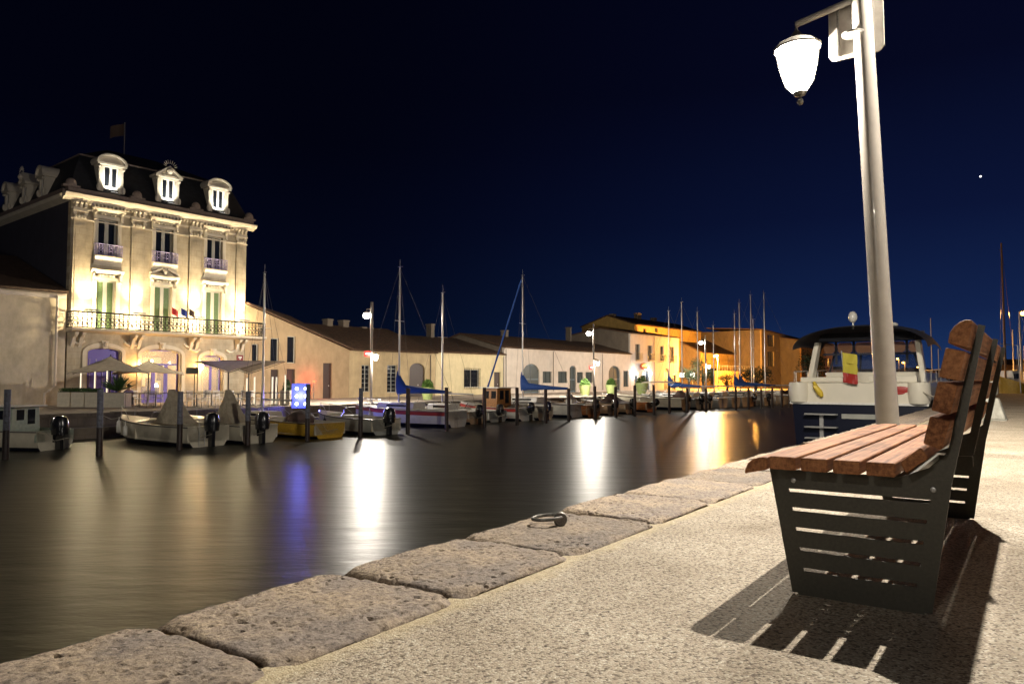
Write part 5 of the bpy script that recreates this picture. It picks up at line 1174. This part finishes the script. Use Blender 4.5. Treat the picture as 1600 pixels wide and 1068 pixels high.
        for i, q in enumerate(base):
            q = Vector(q); ap = Vector(apex[0] if i < 5 else apex[1]) if i != 5 else Vector((L * .43, 0, z_ + hh)); rrow = []
            for j in range(7):
                f = j / 6; v = q.lerp(ap, f); v.z -= .16 * math.sin(math.pi * f) * (1 + .5 * math.sin(i * 2.1)); v.y += .03 * math.sin(i * 3 + j); rrow.append(v)
            P2.append(rrow)
        P2.append(P2[0]); m.grid(P2); m.poly([r_[6] for r_ in P2[:-1]]); m.build('canvas_cover', 'beige_canvas' if 'brown' not in feats else 'brown_canvas', t, True)
    if 'lump' in feats:
        m = MB(); m.ball((L * .38, 0, H + .12), .62, 12, (1.25, 1.0, .62)); 
        for v in m.b.verts: v.co += Vector((noise.noise(v.co * 2.2), noise.noise(v.co * 2.2 + Vector((5, 5, 5))), noise.noise(v.co * 3))) * .12
        m.build('canvas_bundle', 'brown_canvas', t, True)
    if 'sail' in feats:
        xm = L * .56; hm = 7.0
        if mast_px: hm = mast_px
        x, b, z_ = gun[5]; m = MB(); m.prism([(L * .36, y, zz_) for y, zz_ in [(-b * .62, z_), (b * .62, z_), (b * .5, z_ + .38), (-b * .5, z_ + .38)]], (L * .36, 0, 0)); cb = m.build('cabin', deck, t, bevel=.05)
        m = MB()
        for s_ in (-1, 1): m.box(L * .42, L * .62, s_ * b * .575 - .012, s_ * b * .575 + .012, z_ + .14, z_ + .26)
        m.build('cabin_window', 'glass_dark', cb)
        m = MB(); m.tube([(xm, 0, z_ + .3), (xm, 0, z_ + hm * .5), (xm, 0, z_ + hm)], [.065, .06, .05], 10); m.tube([(xm - .0, -.45, z_ + hm * .62), (xm, .45, z_ + hm * .62)], .016, 5); m.tube([(xm, 0, z_ + hm), (xm, 0, z_ + hm + .5)], .01, 4); m.tube([(xm - .2, 0, z_ + hm + .06), (xm + .15, 0, z_ + hm + .06)], .012, 4); m.build('mast', 'alu', t, True)
        m = MB()
        for a in ([(xm, 0, z_ + hm), (L * .99, 0, z_ + .2)], [(xm, 0, z_ + hm), (.05, 0, H + .1)], [(xm, 0, z_ + hm * .98), (xm, -.45, z_ + hm * .62), (xm - .1, -b, z_ + .1)], [(xm, 0, z_ + hm * .98), (xm, .45, z_ + hm * .62), (xm - .1, b, z_ + .1)]): m.tube(a, .008, 4)
        m.build('rigging', 'rope_dark', t)
        bh = z_ + 1.0; m = MB(); m.tube([(xm, 0, bh), (L * .06, 0, bh - .02)], .045, 8); m.build('boom', 'alu', t, True)
        if 'bluesail' in feats:
            m = MB(); P2 = []
            for i in range(13):
                f = i / 12; xx = xm + .12 - f * (xm - L * .08); hh = .14 + .34 * (1 - f) ** 1.3 + (.7 * max(0, 1 - f * 6)); ww = .11 + .07 * (1 - f)
                P2.append([(xx + .0, ww * math.sin(q) * (1 - .35 * max(0, -math.cos(q))), bh - .06 + hh * .5 - hh * .62 * math.cos(q)) for q in [2 * math.pi * j / 10 for j in range(11)]])
            m.grid(P2); m.build('sail_cover', 'blue_canvas', t, True)
        if 'furled' in feats:
            m = MB(); a = Vector((L * .98, 0, z_ + .4)); b2 = Vector((xm + .1, 0, z_ + hm * .97)); m.tube([a.lerp(b2, i / 14) for i in range(15)], [.06 + .02 * (i % 2) for i in range(15)], 7); m.build('furled_jib', 'blue_canvas', t, True)
    if px < 1110:
        m = MB()
        for s_ in (-1, 1): m.grid([[(x_ + .0, s_ * (y_ + .012), z_) for x_, y_, z_ in ((P[i][4 + 2][0], abs(P[i][6][1]), P[i][6][2]), (P[i][5][0], abs(P[i][5][1]), P[i][5][2]))] for i in range(len(P))])
        m.build('boot_stripe', 'gel_navy', t, True)
        rf_ = random.Random(px)
        for k_ in range(2):
            x_, b_2, z_2 = gun[rf_.choice((1, 3, 4))] if k_ == 0 else gun[rf_.choice((5, 6, 7))]; sd = 1 if k_ else -1
            m = MB(); m.lathe([(.01, -.62), (.08, -.58), (.09, -.42), (.08, -.22), (.02, -.16), (.012, .02)], (x_, sd * (b_2 + .11), z_2), 9); m.build('fender', rf_.choice(('gel_white', 'gel_navy', 'gel_white')), t, True)
        if not ({'wheelhouse'} & set(feats)):
            m = MB()
            for s_ in (-1, 1):
                m.tube([(gun[6][0], s_ * gun[6][1] * .92, gun[6][2]), (gun[7][0], s_ * gun[7][1] * .92, gun[7][2] + .38), (gun[9][0], s_ * gun[9][1] * .9, gun[9][2] + .42), (gun[11][0] - .02, 0, gun[11][2] + .44)], .014, 5)
                m.tube([(gun[9][0], s_ * gun[9][1] * .9, gun[9][2]), (gun[9][0], s_ * gun[9][1] * .9, gun[9][2] + .42)], .012, 5)
            m.build('bow_rail', 'alu', t)
    # ropes to the quay and a fender
    m = MB(); xb, bb, zb_ = gun[-2]; m.tube([(xb, 0, zb_), (xb + .9, .1, zb_ - .15), (xb + 2.0, .2, GZ - WZ + .05)], .014, 4); m.tube([(0, .5, H), (-.7, .8, H * .55), (-1.5, .9, H * .75)], .012, 4); m.build('mooring_rope', 'rope', t)
    if 'fender' in feats: m = MB(); m.lathe([(0, -.3), (.09, -.25), (.10, 0), (.09, .22), (.02, .3), (.02, .42)], (gun[8][0], gun[8][1] + .12, gun[8][2] - .35), 10); m.build('fender', 'gel_white', t, True)
    if 'ladder' in feats:
        m = MB()
        for yy in (.25, .5): m.tube([(-.08, yy, H + .35), (-.1, yy, -.1)], .014, 5)
        for i in range(3): m.tube([(-.1, .25, .1 + .22 * i), (-.1, .5, .1 + .22 * i)], .012, 5)
        m.build('ladder', 'alu', t)
    return t
def hz(px, py_top, px_b, py_b, L, H=.9):        # mast height above deck so that its top reaches the surveyed pixel
    p = G(px_b, py_b, WZ) + Vector((*(M_ * L * .5), 0)); return D(px, py_top, p.y).z - WZ - H
boat('small pale green cabin boat with dark window cut by the left edge of the photo', 86, 702, 4.6, 2.1, .75, 'gel_cream', deck='gel_green', feats=('cabin',), mcol='black_plastic', rz=.5, name='cabin_boat', cat='boat')
boat('white motorboat with tented beige cover and black outboard, below the hotel entrance', 326, 697, 6.6, 2.2, .82, 'gel_cream', feats=('cone', 'fender', 'ladder', 'cuddy'), stripe=None, rz=.12)
boat('cream motorboat with tall beige canvas cover below the pale shade sails', 405, 692, 5.6, 2.2, .78, 'gel_cream', feats=('cone', 'seats'), rz=.10)
boat('yellow open boat with a brown canvas bundle near the blue light panel', 516, 684, 5.4, 2.1, .70, 'gel_yellow', feats=('lump', 'open'), rz=.10, deck='gel_cream', motor=False, cat='boat', name='rowing_boat')
boat('grey white open motorboat with dark outboard left of the red striped sailboat', 604, 679, 5.6, 2.1, .78, 'gel_grey', feats=('windscreen', 'open'), deck='gel_cream')
boat('white sailboat with red stripe and folded blue sail cover', 716, 667, 7.4, 2.3, .90, 'gel_white', stripe='red_paint', motor=False, feats=('sail', 'bluesail', 'ladder'), mast_px=hz(640, 422, 716, 667, 7.4), rz=.22, name='sailboat', cat='sailboat', group='sailboats moored at the far quay')
boat('small sailboat with bare mast and orange transom right of the red striped sailboat', 746, 662, 5.2, 1.9, .75, 'gel_tan', feats=('sail',), mast_px=hz(690, 456, 746, 662, 5.2), rz=.05, deck='gel_white', name='sailboat', cat='sailboat', group='sailboats moored at the far quay')
boat('small grey motorboat with windscreen below the grilled window of the cream house', 778, 659, 4.8, 2.0, .72, 'gel_grey', feats=('windscreen', 'open', 'woodseat'), deck='gel_white')
boat('white boat with a varnished wooden wheelhouse below the cream house door', 826, 657, 6.2, 2.3, .82, 'gel_white', feats=('wheelhouse',), stripe='red_paint', name='cabin_boat', cat='boat')
boat('white motorboat with dark outboard between the wheelhouse boat and the blue covered sailboat', 852, 656, 4.8, 2.0, .85, 'gel_cream', feats=('cuddy',), mcol='dark_blue_plastic')
boat('white sailboat with long blue boom cover and dark blue furled foresail', 902, 652, 8.2, 2.5, .95, 'gel_white', feats=('sail', 'bluesail', 'furled', 'ladder'), mast_px=hz(832, 434, 902, 652, 8.2), motor=False, name='sailboat', cat='sailboat', group='sailboats moored at the far quay', rz=.12)
boat('round orange sterned boat left of the second lamp post', 928, 651, 4.8, 2.1, .85, 'orange_paint', feats=('open', 'console'), deck='gel_tan', name='fishing_boat', cat='boat')
boat('small pinkish motorboat below the second lamp post', 958, 648, 4.6, 1.9, .75, 'gel_tan', feats=('windscreen', 'open'))
boat('tan motorboat with dark outboard before the arched door of the long white house', 986, 646, 4.8, 2.0, .80, 'gel_tan', feats=('tarp', 'brown'), deck='gel_cream')
boat('tan open boat with tilted black outboard before the pale townhouse', 1018, 643, 5.0, 2.0, .82, 'orange_paint', feats=('open', 'seats'), mtilt=55, deck='gel_cream')
boat('cream motorboat with a canopy frame before the right half of the pale townhouse', 1072, 640, 7.0, 2.6, 1.0, 'gel_cream', feats=('bimini', 'cuddy'), rz=.1)
boat('sailboat with blue cover right below the lamp post of the yellow houses', 1106, 638, 7.0, 2.4, .95, 'gel_white', feats=('sail', 'bluesail'), mast_px=hz(1088, 488, 1106, 638, 7), name='sailboat', cat='sailboat', group='sailboats moored at the far quay', mcol='black_plastic')
sg = 'sailboats moored at the far quay'
for (px, py, L, top, feats, lab, rz) in (
    (1130, 637, 7.5, (1110, 474), ('sail',), 'white sailboat whose mast stands just right of the orange street light', .0),
    (1150, 636, 7.0, (1132, 489), ('sail',), 'white sailboat whose slim mast rises over the low yellow building', .0),
    (1166, 635, 6.0, (1144, 510), ('sail',), 'white sailboat with the shortest mast over the low yellow building', .0),
    (1216, 632, 8.0, (1193, 493), ('sail', 'bluesail'), 'white sailboat with bright blue sail cover left of the motor yacht', .15),
    (1224, 632, 8.0, (1209, 476), ('sail', 'bluesail'), 'white sailboat with tall mast before the left windows of the corner house', .15),
    (1236, 631.5, 7.0, (1221, 501), ('sail',), 'white sailboat with low mast before the corner house', .1),
    (1248, 631, 9.0, (1236, 463), ('sail',), 'white sailboat with the tallest mast left of the motor yacht', .1),
    (1268, 630, 9.0, (1259, 460), ('sail',), 'sailboat whose mast rises at the left edge of the motor yacht canopy', .1)):
    boat(lab, px, py, L, 2.4, .95, 'gel_white', feats=feats, mast_px=hz(*top, px, py, L), name='sailboat', cat='sailboat', group=sg, rz=rz, motor=False)
for (px, py, hl, lab, ft) in ((1176, 634.5, 'gel_tan', 'small tan motorboat with outboard before the garden wall', ('windscreen', 'open')), (1199, 633.5, 'gel_white', 'small white motorboat between two sailboats left of the yacht', ('cuddy',)), (1094, 639, 'gel_grey', 'small grey motorboat with dark cover beside the lamp post of the yellow houses', ('tarp', 'brown'))):
    boat(lab, px, py, 5.0, 2.0, .9, hl, feats=ft)
# old thick pale mast behind the hotel terrace boats
p = tpos(421, 655, WZ); 
boat('low cream sailboat with thick pale mast moored between hotel terrace and tan warehouse', 462, 676, 5.6, 2.0, .6, 'gel_cream', feats=('sail',), mast_px=hz(421, 419, 462, 676, 5.6), motor=False, name='sailboat', cat='sailboat', group=sg)

# mooring piles
pl = [(8, 718, 608), (155, 712, 608), (280, 703, 611), (387, 695, 611), (480, 689, 600), (563, 683, 606), (637, 678, 606), (698, 673, 605), (757, 668, 605), (808, 664, 605), (852, 661, 608), (889, 658, 607), (930, 655, 603), (962, 652, 604), (992, 650, 602), (1022, 648, 601), (1046, 646, 602), (1074, 644.5, 606), (1103, 643, 606), (1150, 640.5, 604), (1170, 639, 606), (1190, 638, 606), (1207, 637, 606), (1222, 636, 606), (1234, 635.5, 606)]
pll = ['blue painted mooring pile at the left edge of the photo', 'mooring pile standing free below the beige box planters', 'mooring pile before the motorboat with the tented beige cover', 'mooring pile before the tall beige boat cover', 'mooring pile beside the blue light panel', 'mooring pile left of the first lamp post',
       'mooring pile at the bow of the red striped sailboat', 'mooring pile at the stern of the red striped sailboat', 'mooring pile before the grilled window of the cream house', 'mooring pile before the wooden wheelhouse', 'mooring pile under the blue boom cover', 'mooring pile left of the round orange stern', 'mooring pile before the second lamp post',
       'mooring pile between second lamp post and arched door', 'tall mooring pile left of the lime planter at the shop arch', 'mooring pile right of the lime planter at the shop arch', 'mooring pile left of the canopy frame boat', 'mooring pile right of the canopy frame boat', 'mooring pile below the third lamp post', 'mooring pile before the garden wall', 'second mooring pile before the garden wall, further right', 'mooring pile below the bright blue sail cover, left one', 'mooring pile below the bright blue sail cover, middle one', 'mooring pile below the bright blue sail cover, right one', 'last mooring pile left of the motor yacht']
for i, ((px, py, pt), l) in enumerate(zip(pl, pll)):
    p = G(px, py, WZ); zt = D(px, pt, p.y).z - WZ
    t = thing('mooring_pile', l, 'post', (p.x, p.y, WZ), 0, 'wooden mooring piles in the canal')
    lean = random.uniform(-.03, .03); r = .105
    MB().tube([(0, 0, -.6), (lean * .5, 0, 1.0)], [r * 1.03, r], 12).build('wet_base', 'pile_wet', t, True)
    MB().tube([(lean * .5, 0, 1.001), (lean, 0, zt)], [r, r * .97], 12).build('shaft', 'pile_paint' if i < 6 else 'pile_brown', t, True)

# ------------------------------------------------------------------ motor yacht at the near quay, seen from astern
yc = G(1347, 600, 0.0); ys = 23.4; yw = -4.28
yx, yy = nq(ys, yw)
t = thing('motor_yacht', 'large white and navy motor yacht seen from astern behind the lamp post', 'yacht', (yx, yy, WZ), DANG); t.scale = (1, .90, 1)
def yh(z0, z1, b0, b1, name, m_, tk=1.0, L=12.0):
    st = [0, .1, .3, .5, .68, .82, .92, 1.0]; m = MB(); P = []
    for s in st:
        f = 1 - max(0, (s - .45) / .55) ** 2.2; x = L * s; f = max(f, .01); rz_ = .3 * s * s
        P.append([(x, -b0 * f * .75, z0), (x, -b0 * f, z0 + .25 * (z1 - z0)), (x, -b1 * f, z1 + rz_), (x, b1 * f, z1 + rz_), (x, b0 * f, z0 + .25 * (z1 - z0)), (x, b0 * f * .75, z0)])
    m.grid(P); m.poly(P[0]); return m.build(name, m_, t, True)
yh(-.4, 1.98, 1.85, 2.0, 'lower_hull', 'gel_navy')
yh(1.981, 2.60, 2.06, 2.04, 'upper_hull', 'yacht_white')
m = MB(); m.box(-.06, .0, -2.07, 2.07, 1.97, 2.03); m.build('rub_rail', 'white_paint', t)
# transom details: rounded corners, platform ladder, name strip, red mark
for s_ in (-1, 1): MB().lathe([(.0, 2.03), (.30, 2.03), (.34, 2.3), (.32, 2.62), (0, 2.64)], (.10, s_ * 1.80, 0), 16).build('quarter', 'yacht_white', t, True)
m = MB()
for z in (.95, 1.28, 1.66): m.box(-.30, -.06, .55, 1.55, z, z + .04)
m.box(-.10, -.04, 1.0, 1.12, .55, 1.66); m.build('boarding_ladder', 'alu', t)
MB().box(-.03, -.001, -.62, .45, 1.56, 1.70).build('name_strip', 'gel_grey', t)
m = MB(); m.ball((-.008, -1.30, 2.42), .22, 10, (.05, 1.3, .45)); m.ball((-.008, -1.25, 2.33), .16, 10, (.05, 1.1, .3)); m.build('emblem', 'red_paint', t, True)
m = MB(); m.tube([(-.02, 1.28, 2.62), (-.12, 1.22, 2.5), (-.10, 1.08, 2.30), (-.08, 1.02, 2.2)], [.05, .08, .10, .05], 8); m.build('fender', 'yellow_rubber', t, True)
# deck, coaming, superstructure
m = MB(); m.box(.02, 9, -1.7, 1.7, 2.45, 2.55); m.build('deck', 'yacht_white', t)
m = MB(); m.box(.05, .30, -1.75, -.35, 2.62, 2.82); m.box(.05, .30, .35, 1.75, 2.62, 2.78); m.box(2.6, 7.5, -1.55, 1.55, 2.56, 2.95); m.build('coaming', 'yacht_white', t, bevel=.04)
m = MB(); m.prism([(3.0, y, z) for y, z in [(-1.5, 2.95), (1.5, 2.95), (1.25, 3.75), (-1.25, 3.75)]], (.06, 0, 0)); m.build('windshield', mat('smoke_glass', (.10, .10, .11), .06, alpha=.28), t)
m = MB()
for a, b in (((-1.5, 2.95), (-1.25, 3.75)), ((1.5, 2.95), (1.25, 3.75)), ((-.45, 2.95), (-.40, 3.75)), ((.45, 2.95), (.40, 3.75)), ((-1.25, 3.75), (1.25, 3.75))): m.tube([(2.97, *a), (2.97, *b)], .035, 6)
m.build('windshield_frame', 'dark_canvas', t)
# radar arch
for s_ in (-1, 1): MB().prism([(1.2, s_ * 1.72, 2.5), (1.75, s_ * 1.72, 2.5), (1.95, s_ * 1.50, 3.9), (1.6, s_ * 1.50, 3.9)], (0, s_ * .17, 0)).build('arch_leg', 'yacht_white', t, bevel=.03)
# dark canopy; orange light in its windows is tinted into the panes
def can(x0, x1, name, m_, z0, z1, bw, hoop):
    m = MB(); P = []; k = 16
    for i in range(7):
        f = i / 6; x = x0 + (x1 - x0) * f; zz_ = z1 + .14 * math.sin(math.pi * f)
        P.append([(x, bw * math.sin(q) ** 1 * (1 if abs(math.sin(q)) < 1 else 1), zz_ - (z1 - z0) * (1 - math.cos(q)) ** 1.15) for q in [math.pi * .5 * (2 * j / k - 1) for j in range(k + 1)]])
    m.grid(P); return m.build(name, m_, t, True)
can(.25, 4.0, 'canopy', 'dark_canvas', 3.62, 4.28, 2.05, 1)
m = MB()
for s_ in (-1, 1):
    for y_ in (.55, 1.15): m.box(2.5, 2.53, s_ * y_ - .04, s_ * y_ + .04, 3.2, 4.1)
m.box(2.5, 2.53, -1.70, 1.70, 3.93, 4.22); m.box(1.6, 1.95, -1.5, 1.5, 3.93, 4.02); m.box(2.5, 2.53, -1.6, 1.6, 3.50, 3.56); m.build('canopy_frame', 'dark_canvas', t)
m = MB()
for a, b in ((-1.10, -.60), (-.50, .50), (.60, 1.10), (-1.58, -1.20), (1.20, 1.58)): m.prism([(2.515, x_ + (a + b) / 2, z_ + 3.74) for x_, z_ in rrect(b - a, .34, .10)], (.01, 0, 0))
m.build('canopy_window', mat('canopy_pane', (.55, .26, .12), .4, alpha=.75), t)
m = MB(); m.tube([(1.0, .25, 4.25), (1.0, .25, 4.5)], .03, 6); m.ball((1.0, .25, 4.62), .15, 12, (1, 1, 1.2)); m.build('radar_dome', 'gel_white', t, True)
m = MB(); m.ball((1.3, -.95, 4.36), .14, 10, (1, 1, .5)); m.ball((1.3, -.55, 4.38), .09, 10, (1, 1, .5)); m.build('deck_light', 'gel_white', t, True)
m = MB(); m.tube([(-.0, .35, 2.62), (-.15, .38, 3.55)], .018, 6); m.build('flag_staff', 'alu', t)
for j, c_ in enumerate(('flag_yellow', 'flag_yellow', 'red_paint')):
    MB().grid([[(-.16 + .035 * math.sin(i * .8 + q * .25), .36 - .075 * i - .01 * math.sin(q * .6), 3.5 - j * .29 - .048 * q - .012 * i) for q in range(7)] for i in range(7)]).build('flag', c_, t)
m = MB()
for s_ in (-1, 1):
    m.tube([(.1, s_ * 1.95, 2.66), (.1, s_ * 1.95, 2.95), (8, s_ * 1.9, 3.1)], .018, 6)
    for i in range(6): m.tube([(.3 + i * 1.4, s_ * 1.95, 2.6), (.3 + i * 1.4, s_ * 1.95, 2.96 + .02 * i)], .014, 5)
m.build('handrail', 'alu', t)
m = MB(); m.tube([(.2, -1.3, 2.6), (-.6, -2.6, 2.1)], .02, 5); m.build('mooring_rope', 'rope', t)

# ------------------------------------------------------------------ far right: block, boats, masts, grass
p = G(1556, 655, 0); t = thing('mooring_block', 'weathered concrete mooring block behind the bench', 'bollard', (p.x, p.y + .3, -.02), DANG)
MB().prism([(-.38, -.34, 0), (.38, -.34, 0), (.38, .34, 0), (-.38, .34, 0)], (0, 0, .02)).build('footing', 'concrete', t)
m = MB(); b_ = m.b; lo = [b_.verts.new((x, y, .02)) for x, y in ((-.36, -.33), (.36, -.33), (.36, .33), (-.36, .33))]; hi = [b_.verts.new((x, y, .40)) for x, y in ((-.24, -.22), (.24, -.22), (.24, .22), (-.24, .22))]
for i in range(4): b_.faces.new((lo[i], lo[(i + 1) % 4], hi[(i + 1) % 4], hi[i]))
b_.faces.new(hi); b_.faces.new(lo[::-1]); m.build('base', 'concrete', t, bevel=.03)
MB().box(-.23, .23, -.21, .21, .43, .70).build('head', 'concrete', t, bevel=.05); MB().box(-.18, .18, -.16, .16, .401, .43).build('neck', 'concrete', t)
m = MB(); rnd = random.Random(5); a = G(1500, 640, -.018)
for i in range(2600):
    s_ = 38 + rnd.random() * 7; w_ = rnd.uniform(3, 26); x, y = nq(s_, w_); h = rnd.uniform(.05, .18); q = rnd.random() * 6.3
    m.poly([(x - .05 * math.cos(q), y - .05 * math.sin(q), -.018), (x + .05 * math.cos(q), y + .05 * math.sin(q), -.018), (x + rnd.uniform(-.05, .05), y, h)])
o = m.build('grass', 'grass'); o['kind'] = 'stuff'; o['label'] = 'low grass strip beyond the mooring block'
bz = WZ
def side_boat(label, pxa, pxb, pyb, hull, feats, H, top=None, B=2.8, **k):
    Y = 58.0; a = D(pxa, 600, Y); b = D(pxb, 600, Y); L = abs(b.x - a.x); t = thing(k.get('name', 'motorboat'), label, k.get('cat', 'boat'), (b.x, Y, WZ), math.pi, 'boats in the basin beyond the grass')
    P, gun = boat_hull(L, B, H); m = MB(); m.grid(P); m.poly(P[0]); m.build('hull', hull, t, True)
    m = MB(); m.grid([[(x, -b_, z), (x, 0, z + .08), (x, b_, z)] for x, b_, z in gun]); m.build('deck', 'gel_cream', t, True)
    m = MB(); m.prism([(L * .2, y, z) for y, z in [(-B * .32, H), (B * .32, H), (B * .27, H + 1.1), (-B * .27, H + 1.1)]], (L * .42, 0, 0)); c = m.build('cabin', 'gel_white', t, bevel=.06)
    m = MB()
    for s_ in (-1, 1):
        for i in range(3): m.box(L * .24 + i * L * .13, L * .24 + i * L * .13 + L * .09, s_ * B * .302 - .02, s_ * B * .302 + .02, H + .45, H + .85)
    m.build('cabin_window', 'glass_dark', c)
    for x_, ht in feats: m = MB(); m.tube([(x_ * L, 0, H), (x_ * L, 0, ht)], [.09, .06], 8); m.tube([(x_ * L, 0, ht), (L, 0, H + .2)], .012, 4); m.tube([(x_ * L, 0, ht), (0, 0, H + .2)], .012, 4); m.build('mast', k.get('mm', 'varnish'), t, True)
    return t
side_boat('yellow hulled boat with brown mast behind the bench back', 1562, 1588, 620, 'gel_yellow', ((.62, 13.5),), 2.3, B=3)
side_boat('white boat hull at the right edge beyond the grass', 1586, 1640, 620, 'gel_white', ((.8, 8.0), (.5, 9.5)), 2.2, B=3, mm='alu')
m = MB(); 
p = D(1592, 600, 52); t = thing('mast_gantry', 'orange lit steel frame beside the yellow boat', 'gantry', (p.x - .9, 52, -2.0))
MB().tube([(-.6, 0, 0), (-.6, 0, 5.2)], .07, 6).build('post', 'varnish', t); MB().tube([(1.1, 0, 0), (.9, 0, 5.1), (-.3, 0, 5.2)], .035, 6).build('brace', 'alu', t)
for px, pt, Y, l in ((1454, 497, 120, 'thin distant mast just right of the yacht'), (1466, 545, 130, 'short distant mast between yacht and bench'), (1600, 540, 100, 'distant mast at the right edge'), (1582, 515, 95, 'distant mast right of the tall brown mast')):
    p = D(px, pt, Y); t = thing('distant_sailboat', l, 'sailboat', (p.x, Y, WZ), .3, 'distant sailboats on the right')
    P, gun = boat_hull(8, 2.6, 1.0); m = MB(); m.grid(P); m.poly(P[0]); m.grid([[(x, -b_, z), (x, b_, z)] for x, b_, z in gun]); 
    for v in m.b.verts: v.co.x -= 4
    m.build('hull', 'gel_grey', t, True); MB().tube([(0, 0, .9), (0, 0, p.z - WZ)], [.10, .06], 7).build('mast', 'alu', t)
